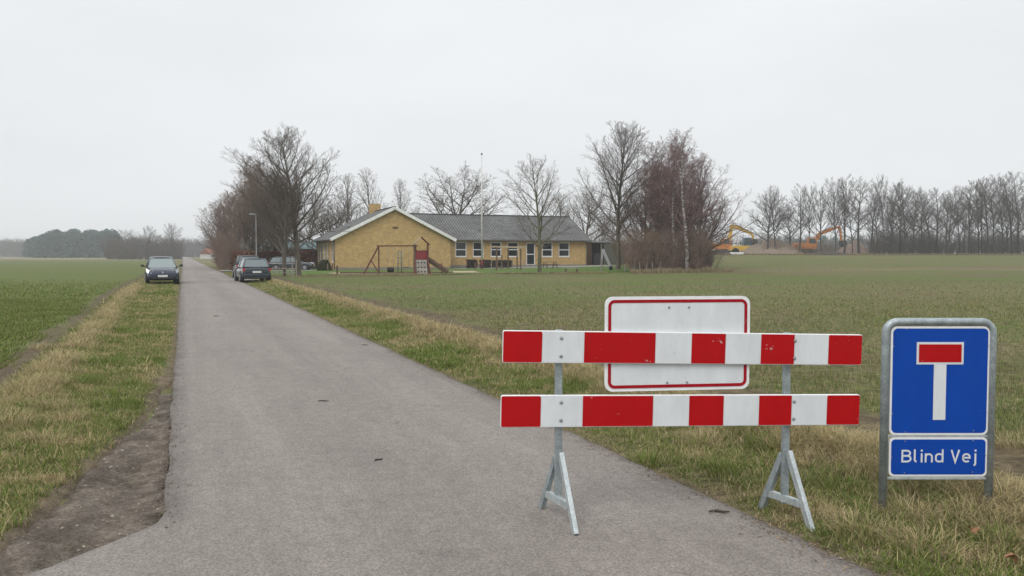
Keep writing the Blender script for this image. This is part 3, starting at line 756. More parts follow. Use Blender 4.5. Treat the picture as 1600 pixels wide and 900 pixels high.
# ------------------------------------------------------------------ barrier
ZL, ZR = 4.85, 5.03
def bpt(px, py, Z): return Vector(((px-800)/F*Z, Z, EYE+(HOR-py)/F*Z))
bar_l = bpt(873, 0, ZL); bar_r = bpt(1231, 0, ZR)
bx = Vector((bar_r.x-bar_l.x, bar_r.y-bar_l.y, 0)); BL = bx.length; bxn = bx.normalized(); BYAW = atan2(bxn.y, bxn.x)
B0 = Vector((bar_l.x, bar_l.y, 0))
barrier = empty('road_barrier', B0, BYAW, 'red and white striped two board road barrier on galvanised stands', 'barrier')
def s_of(px):                                    # local x along the barrier for a pixel column
    k = (px-800)/F
    return (k*B0.y-B0.x)/(bxn.x-k*bxn.y)
def board(z_l, z_r, hgt, edges, seedx):
    root_y = -.045
    x0, x1 = s_of(edges[0][0]), s_of(edges[-1][1]); slope = (z_r-z_l)/BL
    mb = MB(); mb.prism(rrect(x1-x0, hgt, .012, 4, (x0+x1)/2, 0), 0, .022)
    b = mb.build('board', M['edge'], barrier, loc=(0, root_y, z_l)); b.rotation_euler = (0, -math.atan(slope), 0)
    m_ = b.modifiers.new('b', 'BEVEL'); m_.width = .002; m_.segments = 1
    for i, (a, c) in enumerate(edges):
        xa, xb = s_of(a), s_of(c)
        red = i % 2 == 0
        g = .0035
        if red:
            if i == 0: pl = rrect(xb-xa-2*g, hgt-2*g-.003, .009, 4, (xa+xb)/2, 0)
            elif i == len(edges)-1: pl = rrect(xb-xa-2*g, hgt-2*g-.003, .009, 4, (xa+xb)/2, 0)
            else: pl = [(xa+g, -hgt/2+g+.0015), (xb-g, -hgt/2+g+.0015), (xb-g, hgt/2-g-.0015), (xa+g, hgt/2-g-.0015)]
            q = MB(); q.prism(pl, -.0035, -.0005); s = q.build('red_stripe', M['red'], b)
        else:
            pl = [(xa-.001, -hgt/2+.004), (xb+.001, -hgt/2+.004), (xb+.001, hgt/2-.004), (xa-.001, hgt/2-.004)]
            q = MB(); q.prism(pl, -.003, -.0005); s = q.build('white_stripe', M['white'], b)
    bolts = [(875, .055), (875, -.055), (1238, .055), (1238, -.055)]
    for k, (px, dz) in enumerate(bolts):
        s = s_of(px); q = MB(); q.tube([(s, -.0035, dz), (s, -.008, dz), (s, -.011, dz)], [.010, .010, .006], 12); q.build('bolt', M['bolt'], b)
    return b
topE = [(784, 846), (846, 910), (910, 1022), (1022, 1077), (1077, 1131), (1131, 1185), (1185, 1238), (1238, 1290), (1290, 1343)]
lowE = [(781, 844), (844, 908), (908, 1019), (1019, 1074), (1074, 1129), (1129, 1183), (1183, 1235), (1235, 1289), (1289, 1341)]
zt_l, zt_r = bpt(0, 541.5, ZL).z, bpt(0, 545, ZR).z
zb_l, zb_r = bpt(0, 642, ZL).z, bpt(0, 640.3, ZR).z
board(zt_l, zt_r, .196, topE, 1); board(zb_l, zb_r, .196, lowE, 2)
def stand(sx, ztop, g, F0, B0_, az):
    """post with splayed foot frame: feet reach along depth, tilted a little sideways"""
    h = .60
    p = MB(); p.bar((sx, 0, g+.10), (sx, 0, ztop), .044, .03); p.build('post', M['galv'], barrier, bevel=.003)
    a = (sx+.02, 0, g)
    fr = Vector((sx+F0[0], F0[1], g)); bk = Vector((sx+B0_[0], B0_[1], g)); tp = Vector((sx, 0, az))
    q = MB(); q.bar(tp+Vector((.012, -.02, .02)), fr, .05, .028, up=(1, .1, 0)); q.build('foot', M['galv_light'], barrier, bevel=.002)
    q = MB(); q.bar(tp+Vector((-.008, .02, -.01)), bk, .05, .028, up=(1, .1, 0)); q.build('foot', M['galv'], barrier, bevel=.002)
    f1 = fr.lerp(tp, .34)+Vector((0, .02, 0)); b1 = bk.lerp(tp, .30)
    q = MB(); q.bar(f1, b1, .03, .045); q.build('crossbar', M['galv_light'], barrier, bevel=.002)
    return g
GL = .03; GR = float(vergez(bar_r.x, bar_r.y))
stand(0, zt_l+.102, GL, (.045, -.32), (-.075, .19), .41); stand(BL, zt_r+.102, GR, (.045, -.27), (-.065, .20), .38)

# blank sign hung behind the upper board
def sign_plate(root, w, h, r, y, cx, cz, face, border, rim, bw, inset, name='panel'):
    q = MB(); q.prism(rrect(w, h, r, 7, cx, cz), y, y+.012)
    p = q.build(name, rim, root)
    q = MB(); q.prism(rrect(w-2*inset, h-2*inset, r*.85, 7, cx, cz), y-.002, y-.0005); q.build('sign_face', face, p)
    if border:
        q = MB(); ring_prism(q, rrect(w-2*inset-.002, h-2*inset-.002, r*.82, 7, cx, cz), rrect(w-2*inset-2*bw, h-2*inset-2*bw, max(.01, r*.82-bw), 7, cx, cz), y-.0042, y-.0024)
        q.build('sign_border', border, p)
    return p
ys = .03
sp0 = s_of(944.5); sp1 = s_of(1170.5)
zs_t = bpt(0, 463, 4.93).z; zs_b = bpt(0, 610.5, 4.93).z
bs = empty('blank_sign', B0+Vector((0, 0, 0)), BYAW, 'white blank rectangular sign with red border fixed behind upper barrier board', 'sign')
pl = sign_plate(bs, sp1-sp0, zs_t-zs_b, .05, -.021, (sp0+sp1)/2, (zs_t+zs_b)/2, M['white'], M['darkred'], M['edge'], .02, .018)
for px, py in ((1044, 480), (1075, 480), (1042, 598), (1073, 598)):
    s = s_of(px); z = bpt(0, py, 4.93).z
    q = MB(); q.tube([(s, -.0235, z), (s, -.027, z), (s, -.029, z)], [.007, .007, .004], 10); q.build('rivet', M['bolt'], bs)
for dz in (.12, -.12):
    q = MB(); q.bar(((sp0+sp1)/2-.3, .0, (zs_t+zs_b)/2+dz), ((sp0+sp1)/2+.3, .0, (zs_t+zs_b)/2+dz), .03, .015); q.build('rail', M['alu'], bs)

# ------------------------------------------------------------------ dead end sign
SZ = 5.12
def sp(px, py): return ((px-800)/F*SZ, EYE+(HOR-py)/F*SZ)
xl, zt = sp(1386, 503); xr, _ = sp(1553, 503)
cxs = (xl+xr)/2; gz = float(vergez(cxs, SZ))
sgn = empty('dead_end_sign', (cxs, SZ, gz), 0, 'blue dead end sign with Blind Vej plate in a grey tube frame', 'road sign')
hw = (xr-xl)/2; zt -= gz; rc = .075
pts = [(-hw, 0, -.15), (-hw, 0, zt-rc)]
for i in range(1, 9): a = pi-pi/2*i/8; pts.append((-hw+rc+rc*cos(a), 0, zt-rc+rc*sin(a)))
for i in range(0, 9): a = pi/2-pi/2*i/8; pts.append((hw-rc+rc*cos(a), 0, zt-rc+rc*sin(a)))
pts.append((hw, 0, -.15))
q = MB(); q.tube(pts, .0255, 16); q.build('frame', M['galv'], sgn)
def loc(px, py): a, b = sp(px, py); return a-cxs, b-gz
for py in (683.5, 750.5):
    a, z = loc(1389, py); b, _ = loc(1551, py); q = MB(); q.bar((a, .0, z), (b, .0, z), .02, .012); q.build('crossbar', M['galv_light'], sgn)
def spanel(x0, y0, x1, y1, r, face):
    a, zt_ = loc(x0, y0); b, zb_ = loc(x1, y1)
    p = sign_plate(sgn, b-a, zt_-zb_, r, -.012, (a+b)/2, (zt_+zb_)/2, face, None, M['edge'], 0, .013)
    return p, (a+b)/2, (zt_+zb_)/2, b-a, zt_-zb_
p1, c1x, c1z, w1, h1 = spanel(1393, 510, 1548, 681, .036, M['blue'])
p2, c2x, c2z, w2, h2 = spanel(1393.5, 685, 1548, 747, .03, M['blue'])
def rect(parent, x0, y0, x1, y1, y, m, name, r=0):
    a, zt_ = loc(x0, y0); b, zb_ = loc(x1, y1); q = MB()
    q.prism([(a, zb_), (b, zb_), (b, zt_), (a, zt_)], y-.0015, y); return q.build(name, m, parent)
rect(p1, 1433, 534.5, 1506.5, 569.5, -.0155, M['white'], 'symbol_border')
rect(p1, 1436.5, 538, 1503, 566, -.0175, M['red'], 'red_bar')
rect(p1, 1460.5, 569.6, 1480, 657, -.0155, M['white'], 'white_stem')
for px, py, pp in ((1417, 514, p1), (1525, 513, p1), (1418, 676.5, p1), (1525, 674, p1), (1397, 541, p1), (1545, 540, p1), (1397, 647, p1), (1545, 645, p1), (1418, 691, p2), (1525, 690, p2), (1418, 741, p2), (1525, 740, p2), (1397, 716, p2), (1545, 713, p2)):
    a, z = loc(px, py); q = MB(); q.tube([(a, -.014, z), (a, -.017, z)], [.0045, .0035], 10); q.build('rivet', M['bolt'], pp)
for px in (1415, 1525):
    a, z = loc(px, 510); q = MB(); q.box((a, .0, z+.006), (.03, .02, .022)); q.build('bracket', M['bolt'], sgn)
# lettering, monoline strokes
def stroke(mb, pts, w, y, closed=False):
    P = [Vector((a, b)) for a, b in pts]; n = len(P); L_, R_ = [], []
    for i in range(n):
        if closed: a, c = P[(i-1) % n], P[(i+1) % n]
        else: a, c = P[max(i-1, 0)], P[min(i+1, n-1)]
        d1 = (P[i]-a); d2 = (c-P[i])
        d1 = d1.normalized() if d1.length > 1e-9 else d2.normalized()
        d2 = d2.normalized() if d2.length > 1e-9 else d1
        t = (d1+d2).normalized(); nn = Vector((-t.y, t.x)); k = 1/max(.35, nn.dot(Vector((-d1.y, d1.x))))
        L_.append(P[i]+nn*w/2*k); R_.append(P[i]-nn*w/2*k)
    vs = [(a.x, y, a.y) for a in L_]+[(a.x, y, a.y) for a in R_]
    vs += [(a.x, y+.001, a.y) for a in L_]+[(a.x, y+.001, a.y) for a in R_]
    fs = []
    for i in range(n if closed else n-1):
        j = (i+1) % n
        fs += [(i, j, n+j, n+i), (i, 2*n+i, 2*n+j, j), (n+i, n+j, 3*n+j, 3*n+i)]
    mb.add(vs, fs)
def arc(cx, cz, rx, rz, a0, a1, n=18): return [(cx+rx*cos(radians(a0+(a1-a0)*i/n)), cz+rz*sin(radians(a0+(a1-a0)*i/n))) for i in range(n+1)]
def glyph(ch):
    """strokes in cap-height units, and advance"""
    xh = .72; w = .46
    if ch == 'B': return [[(0, 0), (0, 1)], [(0, .93), (.28, .93)]+arc(.30, .725, .22, .205, 90, -90)+[(0, .52)], [(0, .52), (.31, .52)]+arc(.31, .295, .25, .225, 90, -90)+[(0, .07)]], .56
    if ch == 'l': return [[(0, 1.04), (0, .22)]+arc(.15, .22, .15, .15, 180, 262, 8)], .20
    if ch == 'i': return [[(0, 0), (0, xh)], [(0, .86), (0, 1.02)]], .0
    if ch == 'n': return [[(0, 0), (0, xh)], [(0, .45)]+arc(.21, .44, .21, .215, 165, 0)+[(.42, 0)]], .42
    if ch == 'd': return [[(.45, 0), (.45, 1.04)], [(.45, .48)]+arc(.23, .48, .23, .185, 20, 180, 10)+[(0, .25)]+arc(.23, .25, .23, .185, 180, 340, 10)+[(.45, .25)]], .45
    if ch == 'V': return [[(0, 1), (.26, .04), (.52, 1)]], .52
    if ch == 'e': return [[(.0, .37), (.44, .37)]+arc(.22, .44, .22, .22, 0, 180)+[(0, .29)]+arc(.23, .29, .23, .225, 180, 315, 14)], .44
    if ch == 'j': return [[(.12, xh), (.12, -.08)]+arc(-.02, -.08, .14, .15, 0, -80, 8), [(.12, .86), (.12, 1.02)]], .12
tb = MB(); sw = .138; X = 0; gap = .27; k = 0; adv = 0
lay = []
for ch in 'Blind Vej':
    if ch == ' ': adv += .32; continue
    g, a = glyph(ch); lay.append((g, adv)); adv += a+gap
total = adv-gap
xa, zbase = loc(1414, 724.5); xb, ztop_ = loc(1529, 704.5); capH = ztop_-zbase
sx_ = (xb-xa)/total
for g, off in lay:
    for s in g:
        stroke(tb, [(xa+(off+x)*sx_, zbase+z*capH) for x, z in s], sw*capH, -.0158-.0002*k); k = (k+1) % 4
tb.build('lettering', M['white'], p2)

# ------------------------------------------------------------------ cars
def car_paint(name, c): return mat(name, c, .25, .3, .5, coat=.6, n1=.04, s1=3)
M['navy'] = car_paint('navy car paint', (.010, .018, .042)); M['slate'] = car_paint('slate blue car paint', (.022, .032, .044))
M['greyc'] = car_paint('grey car paint', (.045, .050, .055)); M['blackc'] = car_paint('near black car paint', (.018, .022, .028))
M['carglass'] = mat('car glass', (.10, .125, .13), .06, .35, spec=1.0); M['windscreen'] = mat('windscreen painted in reflected sky tone', (.20, .24, .235), .12, .5, spec=1.0); M['headlight'] = mat('headlight lens', (.30, .32, .34), .15, .3, spec=.8)  # car glass and windscreen bases paled to stand in for reflected sky
M['tail'] = mat('red tail lamp', (.35, .01, .015), .2); M['plate'] = mat('number plate', (.62, .62, .6), .5); M['plastic'] = mat('dark plastic', (.016, .017, .018), .6)
M['chrome'] = mat('chrome trim', (.6, .6, .62), .2, .9); M['rim'] = mat('alloy rim', (.32, .33, .34), .35, .6)
def make_car(paint, Lc, Wc, Hc, kind, loc_, rz, label, group):
    root = empty('parked_car', loc_, rz, label, 'car', group)
    hw = Wc/2; hl = Lc/2; gc = .17; belt = Hc*.62
    hood = belt-.04; nose = Hc*.47
    # stations from tail to nose: x, z low, z top, half width
    if kind == 'mpv': st = [(-hl, .34, .86, .80), (-hl+.06, .26, belt-.02, .93), (-hl+.4, .2, belt, .985), (-.6, .18, belt+.01, 1), (.45, .18, belt-.01, 1), (hl-1.05, .19, belt-.04, 1), (hl-.6, .2, nose+.20, .97), (hl-.22, .22, nose+.08, .90), (hl-.05, .25, nose-.04, .78), (hl, .3, nose-.18, .70)]
    else: st = [(-hl, .36, .84, .80), (-hl+.06, .27, belt-.03, .92), (-hl+.4, .2, belt, .985), (-.6, .18, belt, 1), (.45, .18, belt-.02, 1), (hl-1.25, .19, belt-.06, .99), (hl-.7, .2, nose+.14, .97), (hl-.25, .22, nose+.05, .90), (hl-.05, .25, nose-.06, .78), (hl, .3, nose-.2, .70)]
    mb = MB(); rings = []
    for x, zl, zh, wf in st:
        w = hw*wf; h = zh-zl
        half = [(0, zl), (w*.8, zl), (w*.97, zl+.10*h), (w, zl+.38*h), (w*.985, zl+.66*h), (w*.93, zl+.90*h), (w*.80, zh), (w*.4, zh+.02), (0, zh+.028)]
        ring = [Vector((x, y, z)) for y, z in half]+[Vector((x, -y, z)) for y, z in half[-2:0:-1]]
        rings.append(ring)
    n = len(rings[0]); vs = [v for r in rings for v in r]; fs = []
    for i in range(len(rings)-1):
        for k in range(n): fs.append((i*n+k, i*n+(k+1) % n, (i+1)*n+(k+1) % n, (i+1)*n+k))
    fs.append(tuple(range(n))); fs.append(tuple((len(rings)-1)*n+k for k in reversed(range(n))))
    mb.add(vs, fs, None, True); body = mb.build('body', paint, root, subsurf=2)
    # greenhouse
    if kind == 'mpv': xb0, xb1, xt0, xt1 = -hl+.10, hl-.85, -hl+.42, .35
    elif kind == 'estate': xb0, xb1, xt0, xt1 = -hl+.10, hl-1.30, -hl+.5, .30
    else: xb0, xb1, xt0, xt1 = -hl+.14, hl-1.25, -hl+.72, .28
    wb, wt = hw*.90, hw*.68; zb, zt_ = belt-.03, Hc-.05
    def ringat(t, ex=0):
        x0 = xb0+(xt0-xb0)*t; x1 = xb1+(xt1-xb1)*t; w = wb+(wt-wb)*t+ex; z = zb+(zt_-zb)*t
        return x0, x1, w, z
    B_, T_ = ringat(0), ringat(1)
    def quad(name, pts, gm=None):
        m2 = MB(); c = sum((Vector(p) for p in pts), Vector())/4; nrm = (Vector(pts[1])-Vector(pts[0])).cross(Vector(pts[2])-Vector(pts[0])).normalized()
        if nrm.dot(c-Vector((0, 0, .8))) < 0: nrm = -nrm
        m2.add([Vector(p)+nrm*.004 for p in pts]+[Vector(p)-nrm*.02 for p in pts], [(0, 1, 2, 3), (7, 6, 5, 4)]+[(i, i+4, (i+1) % 4+4, (i+1) % 4) for i in range(4)])
        return m2.build(name, gm or M['carglass'], root)
    quad('windscreen', [(B_[1], -B_[2]*.94, B_[3]), (B_[1], B_[2]*.94, B_[3]), (T_[1], T_[2]*.94, T_[3]), (T_[1], -T_[2]*.94, T_[3])], M['windscreen'])
    quad('rear_window', [(B_[0]+.01, -B_[2]*.9, B_[3]+.06), (B_[0]+.01, B_[2]*.9, B_[3]+.06), (T_[0], T_[2]*.9, T_[3]), (T_[0], -T_[2]*.9, T_[3])])
    for sgn_ in (-1, 1):
        quad('side_window', [(B_[0]+.12, sgn_*B_[2], B_[3]), (B_[1]-.12, sgn_*B_[2], B_[3]), (T_[1]-.05, sgn_*T_[2], T_[3]), (T_[0]+.08, sgn_*T_[2], T_[3])])
    # roof and pillars in body colour
    r = MB(); rx = np.linspace(xt0-.05, xt1+.08, 6); rows = []
    for i, x in enumerate(rx):
        dz = .05*(1-((i-2.5)/2.5)**2)
        rows.append([Vector((x, y*wt*1.05, Hc-.075+dz+.035*(1-y*y))) for y in np.linspace(-1, 1, 7)])
    vs = [v for a in rows for v in a]+[v+Vector((0, 0, -.035)) for a in rows for v in a]; N_ = 42; fs = []
    for i in range(5):
        for j in range(6): k = i*7+j; fs += [(k, k+1, k+8, k+7), (N_+k, N_+k+7, N_+k+8, N_+k+1)]
    for j in range(6): fs += [(j, N_+j, N_+j+1, j+1), (35+j, 35+j+1, N_+35+j+1, N_+35+j)]
    for i in range(5): fs += [(i*7, i*7+7, N_+i*7+7, N_+i*7), (i*7+6, N_+i*7+6, N_+i*7+13, i*7+13)]
    r.add(vs, fs, None, True)
    for s_ in (-1, 1):
        r.tube([(B_[1], s_*B_[2]*.97, B_[3]-.02), (T_[1], s_*T_[2]*.98, T_[3]+.005)], [.035, .03], 6)
        r.tube([(B_[0], s_*B_[2]*.96, B_[3]-.02), (T_[0], s_*T_[2]*.97, T_[3]+.005)], [.075, .05], 6)
        for f_ in ((.0,) if kind != 'estate' else (.05, -.95)):
            xm = f_; r.tube([(xm-.02, s_*(B_[2]+.003), B_[3]-.01), (xm-.08, s_*(T_[2]+.003), T_[3])], [.03, .025], 6)
        if kind == 'estate': r.tube([(xt0+.2, s_*wt*.9, Hc+.02), (xt1-.1, s_*wt*.9, Hc+.03)], .015, 6, M['chrome'])
    rr_ = MB(); rr_.v, rr_.f, rr_.sm, rr_.m, rr_.mats = r.v, r.f, r.sm, [0]*len(r.f), []
    rr_.build('roof', paint, root)
    # wheels
    for wx in (-hl*.62, hl*.62):
        for s_ in (-1, 1):
            a = MB(); a.tube([(wx, s_*(hw-.18), .33), (wx, s_*(hw+.004), .33)], .365, 20); a.build('wheel_arch', M['plastic'], root)
            t = MB(); t.tube([(wx, s_*(hw-.2), .31), (wx, s_*(hw-.01), .31), (wx, s_*(hw+.015), .31)], [.31, .31, .27], 22); wl = t.build('wheel', M['black'], root)
            t = MB(); t.tube([(wx, s_*(hw+.012), .31), (wx, s_*(hw+.022), .31)], [.20, .17], 18)
            for k_ in range(5):
                an = 2*pi*k_/5; t.bar((wx, s_*(hw+.02), .31), (wx+.17*cos(an), s_*(hw+.02), .31+.17*sin(an)), .03, .02)
            t.build('rim', M['rim'], wl)
    fx_, rx_ = hl, -hl
    for s_ in (-1, 1):
        t = MB()
        P = [(hl-.12, s_*hw*.48, nose-.13), (hl-.26, s_*hw*.90, nose-.10), (hl-.42, s_*hw*.95, nose+.16), (hl-.18, s_*hw*.58, nose+.06)]
        C = Vector((hl-.6, 0, nose)); t.add([Vector(p)+Vector((.05, s_*.03, .02)) for p in P]+[Vector(p)-Vector((.15, s_*.05, 0)) for p in P], [(0, 1, 2, 3), (7, 6, 5, 4)]+[(i, i+4, (i+1) % 4+4, (i+1) % 4) for i in range(4)])
        t.build('headlight', M['headlight'], root)
        t = MB(); t.tube([(hl-.16, s_*hw*.66, .36), (hl-.07, s_*hw*.66, .36)], .045, 10); t.build('fog_light', M['headlight'], root)
        t = MB()
        hh = .30 if kind != 'hatch' else .20
        t.box((-hl+.11, s_*hw*.79, belt-.16), (.14, hw*.26, hh)); t.build('taillight', M['tail'], root, bevel=.03)
        t = MB(); t.tube([(hl*.30+.35, s_*hw*.92, belt+.02), (hl*.30+.36, s_*(hw+.10), belt+.06)], [.025, .02], 6)
        t.box((hl*.30+.35, s_*(hw+.15), belt+.08), (.10, .17, .12)); t.build('wing_mirror', M['plastic'], root, bevel=.02)
    t = MB(); t.box((hl-.055, 0, .36), (.14, hw*1.1, .14)); t.build('grille', M['plastic'], root, bevel=.02)
    t = MB(); t.box((hl-.10, 0, nose-.085), (.1, hw*.9, .07)); t.build('upper_grille', M['plastic'], root, bevel=.02)
    t = MB(); t.box((hl+.035, 0, .47), (.02, .50, .11)); t.build('number_plate', M['plate'], root)
    t = MB(); t.prism([(0, -.08), (.055, 0), (0, .08), (-.055, 0)], -.01, .012, M=Matrix.Translation((hl-.03, 0, nose-.06)) @ Matrix.Rotation(pi/2, 4, 'Z')); t.build('emblem', M['chrome'], root)
    t = MB(); t.box((-hl-.0, 0, belt-.27), (.04, .50, .11)); t.build('number_plate', M['plate'], root)
    t = MB(); t.box((-hl+.02, 0, .42), (.12, hw*1.72, .20)); t.build('rear_bumper', paint, root, bevel=.04)
    t = MB(); t.box((-hl+.03, 0, .28), (.11, hw*1.5, .09)); t.build('rear_skirt', M['plastic'], root, bevel=.02)
    return root
RDA = atan2(RD.y, RD.x)
g_cars = 'cars parked by the road and the school'
make_car(M['navy'], 4.2, 1.72, 1.54, 'mpv', (gy(252.5, 46), 46, 0), RDA+pi+.05, 'dark navy family car on the left verge facing the camera', g_cars)
make_car(M['slate'], 4.05, 1.74, 1.45, 'hatch', (gy(394, 49), 49, 0), RDA+.06, 'dark slate blue hatchback seen from behind, nearest on the right roadside', g_cars)
make_car(M['greyc'], 4.4, 1.78, 1.60, 'estate', (gy(386, 56.5), 56.5, 0), RDA, 'grey estate car partly hidden behind the slate hatchback', g_cars)
make_car(M['blackc'], 4.7, 1.78, 1.45, 'estate', (gy(456, 84), 84, 0), .1, 'black estate car parked sideways on the driveway by the hedge', g_cars)

# ------------------------------------------------------------------ school
P0 = Vector((gy(524, 83), 83, 0)); GW = 12.6; LM = 12.6
school = empty('school_building', P0, YAW, 'long yellow brick school with grey tiled roof and white gable boards', 'building')
def wall(name, p, ax_, length, z0, z1, th, openings, m, inward):
    """wall from p along ax_, openings [(s0,s1,z0,z1)], thickness towards inward"""
    mb = MB(); ss = sorted({0, length, *[o[0] for o in openings], *[o[1] for o in openings]})
    for a, b in zip(ss, ss[1:]):
        op = [o for o in openings if o[0] <= a+1e-6 and o[1] >= b-1e-6]
        segs = [(z0, z1)] if not op else [(z0, op[0][2]), (op[0][3], z1)]
        for q0, q1 in segs:
            if q1-q0 < .01: continue
            vs = []
            for zz in (q0, q1):
                for s_, t in ((a, 0), (b, 0), (b, th), (a, th)): vs.append(p+ax_*s_+inward*t+Vector((0, 0, zz)))
            mb.add(vs, [(0, 1, 2, 3), (4, 5, 6, 7), (0, 1, 5, 4), (1, 2, 6, 5), (2, 3, 7, 6), (3, 0, 4, 7)])
    return mb.build(name, m, school)
X_, Y_ = Vector((1, 0, 0)), Vector((0, 1, 0))
EV, RG = 3.45, 6.62
# main block: gable wall
g = MB(); g.prism([(0, 0), (GW, 0), (GW, EV), (GW/2, RG-.12), (0, EV)], 0, .3); g.build('gable_wall', M['brick'], school)
g = MB(); g.prism([(0, 0), (GW, 0), (GW, EV), (GW/2, RG-.12), (0, EV)], LM-.3, LM); g.build('gable_wall', M['brick'], school)
g = MB(); g.box((GW/2, -.01, .16), (GW+.04, .06, .32)); g.build('plinth', M['plinth'], school)
sideops = [(1.2, 2.2, .9, 2.9), (4.2, 5.2, .15, 2.9), (6.2, 7.6, .9, 2.9), (8.4, 9.8, .9, 2.9), (10.4, 11.6, .9, 2.9)]
wall('side_wall', Vector((0, .31, 0)), Y_, LM-.62, 0, EV, .3, [(a-.31, b-.31, c, d) for a, b, c, d in sideops], M['brick'], X_)
wall('side_wall', Vector((GW, .31, 0)), Y_, LM-.62, 0, EV, .3, [], M['brick'], -X_)
def window(p, ax_, outw, w, z0, z1, split=.48, door=False, curtain=False):
    """white frame with two lights; p at its left edge on the wall face"""
    t = .09; fr = MB(); n = outw; dpt = .07
    def bx_(s0, s1, q0, q1, o0, o1, mb):
        vs = []
        for zz in (q0, q1):
            for s_, oo in ((s0, o0), (s1, o0), (s1, o1), (s0, o1)): vs.append(p+ax_*s_+n*oo+Vector((0, 0, zz)))
        mb.add(vs, [(0, 1, 2, 3), (4, 5, 6, 7), (0, 1, 5, 4), (1, 2, 6, 5), (2, 3, 7, 6), (3, 0, 4, 7)])
    zm = z0+(z1-z0)*split
    bx_(0, t, z0, z1, -.12, -.03, fr); bx_(w-t, w, z0, z1, -.12, -.03, fr)
    bx_(t, w-t, z0, z0+t, -.12, -.03, fr); bx_(t, w-t, z1-t, z1, -.12, -.03, fr); bx_(t, w-t, zm-t*.55, zm+t*.55, -.12, -.03, fr)
    root = fr.build('door' if door else 'window', M['frame'], school)
    for a, b in ((z0+t, zm-t*.55), (zm+t*.55, z1-t)):
        q = MB(); bx_(t, w-t, a, b, -.10, -.08, q); q.build('pane', M['curtain'] if curtain else M['glass'], root)
    if not door:
        q = MB(); bx_(-.03, w+.03, z0-.06, z0-.003, -.1, .04, q); q.build('sill', M['frame'], root)
    else:
        q = MB(); bx_(w-t*.9, w-t*.2, z0+(z1-z0)*.45, z0+(z1-z0)*.5, -.029, .02, q); q.build('handle', M['chrome'], root)
    return root
for i, (a, b, c, d) in enumerate(sideops):
    window(Vector((0, a, 0)), Y_, -X_, b-a, c, d, door=(i == 1), curtain=i in (2, 4))
# wing
WX0, WY, WD = GW+.02, 4.0, 11.2
wing0 = P0+RU*WX0+RD*WY
def t_of(px, y_off=0):
    k = (px-800)/F; b = P0+RD*(WY+y_off)
    return (k*b.y-b.x)/(RU.x-k*RU.y)
WX1 = t_of(917)
WEV, WRG, WF = 3.58, 6.45, .30
winpx = [(711.7, 729, 0), (739, 755.7, 0), (767, 783.5, 0), (793, 810, 0), (822.5, 836, 1), (847, 863.3, 0), (873, 889.7, 0)]
ops = []
for a, b, dr in winpx:
    s0, s1 = t_of(a), t_of(b); ops.append((s0-WX0, s1-WX0, (.42 if dr else 1.42), 3.14 if not dr else 3.1))
wall('front_wall', Vector((WX0, WY, 0)), X_, WX1-WX0, 0, WEV, .3, ops, M['brick'], Y_)
g = MB(); prof = [(WY+.31, 0), (WY+WD, 0), (WY+WD, WEV), (WY+WD/2, WRG-.1), (WY+.31, WEV+.12)]
Mx = Matrix(((0, 1, 0, 0), (1, 0, 0, 0), (0, 0, 1, 0), (0, 0, 0, 1)))
g.prism(prof, WX1-.3, WX1, M=Mx); g.build('gable_wall', M['brick'], school)
wall('back_wall', Vector((WX0, WY+WD, 0)), X_, WX1-WX0-.32, 0, WEV, .3, [], M['brick'], -Y_)
for (s0, s1, a, b), (_, _, dr) in zip(ops, winpx):
    window(Vector((WX0+s0, WY, 0)), X_, -Y_, s1-s0, a, b, door=bool(dr))
g = MB(); g.box(((WX0+WX1)/2, WY-.015, .3), (WX1-WX0, .04, .3)); g.build('plinth', M['plinth'], school)
# dark interior so that nothing shows through
g = MB(); g.box((GW/2, LM/2, 1.6), (GW-1.2, LM-1.4, 3.0)); g.box(((WX0+WX1)/2, WY+WD/2, 1.7), (WX1-WX0-1.2, WD-1.8, 3.0)); g.build('inner_wall', M['greyboard'], school)
def roof_sheet(name, quads, th=.09):
    """quads: list of 4 points (eave a, eave b, ridge b, ridge a); UV laid in metres"""
    me = bpy.data.meshes.new(name); vs = []; fs = []; uvs = []
    for Q in quads:
        Q = [Vector(p) for p in Q]; b = len(vs); nrm = (Q[1]-Q[0]).cross(Q[3]-Q[0]).normalized()
        if nrm.z < 0: nrm = -nrm
        vs += Q+[p-nrm*th for p in Q]
        e = (Q[1]-Q[0]).normalized(); s_ = (nrm.cross(e)).normalized()
        u = [((p-Q[0]).dot(e), (p-Q[0]).dot(s_)) for p in Q]; u = u+u
        F_ = [(0, 1, 2, 3), (7, 6, 5, 4)]+[(i, i+4, (i+1) % 4+4, (i+1) % 4) for i in range(4)]
        for f in F_: fs.append(tuple(b+i for i in f)); uvs += [u[i] for i in f]
    me.from_pydata([tuple(v) for v in vs], [], fs); uvl = me.uv_layers.new(name='UVMap')
    uvl.data.foreach_set('uv', [c for q in uvs for c in q]); me.materials.append(M['roof'])
    o = link(name, me, school)
    bm = bmesh.new(); bm.from_mesh(me); bmesh.ops.recalc_face_normals(bm, faces=bm.faces); bm.to_mesh(me); bm.free(); return o
ov = .55; sl = (RG-EV)/(GW/2); oz = ov*sl
ym0, ym1 = -.35, LM+.3
rf = roof_sheet('roof', [[(-ov, ym0, EV-oz+.12), (-ov, ym1, EV-oz+.12), (GW/2, ym1, RG+.12), (GW/2, ym0, RG+.12)],
                    [(GW+ov, ym0, EV-oz+.12), (GW+ov, ym1, EV-oz+.12), (GW/2, ym1, RG+.12), (GW/2, ym0, RG+.12)]])
so_ = .45; wsl = (WRG-WEV)/(WD/2); woz = so_*wsl
rx0 = GW/2+.6
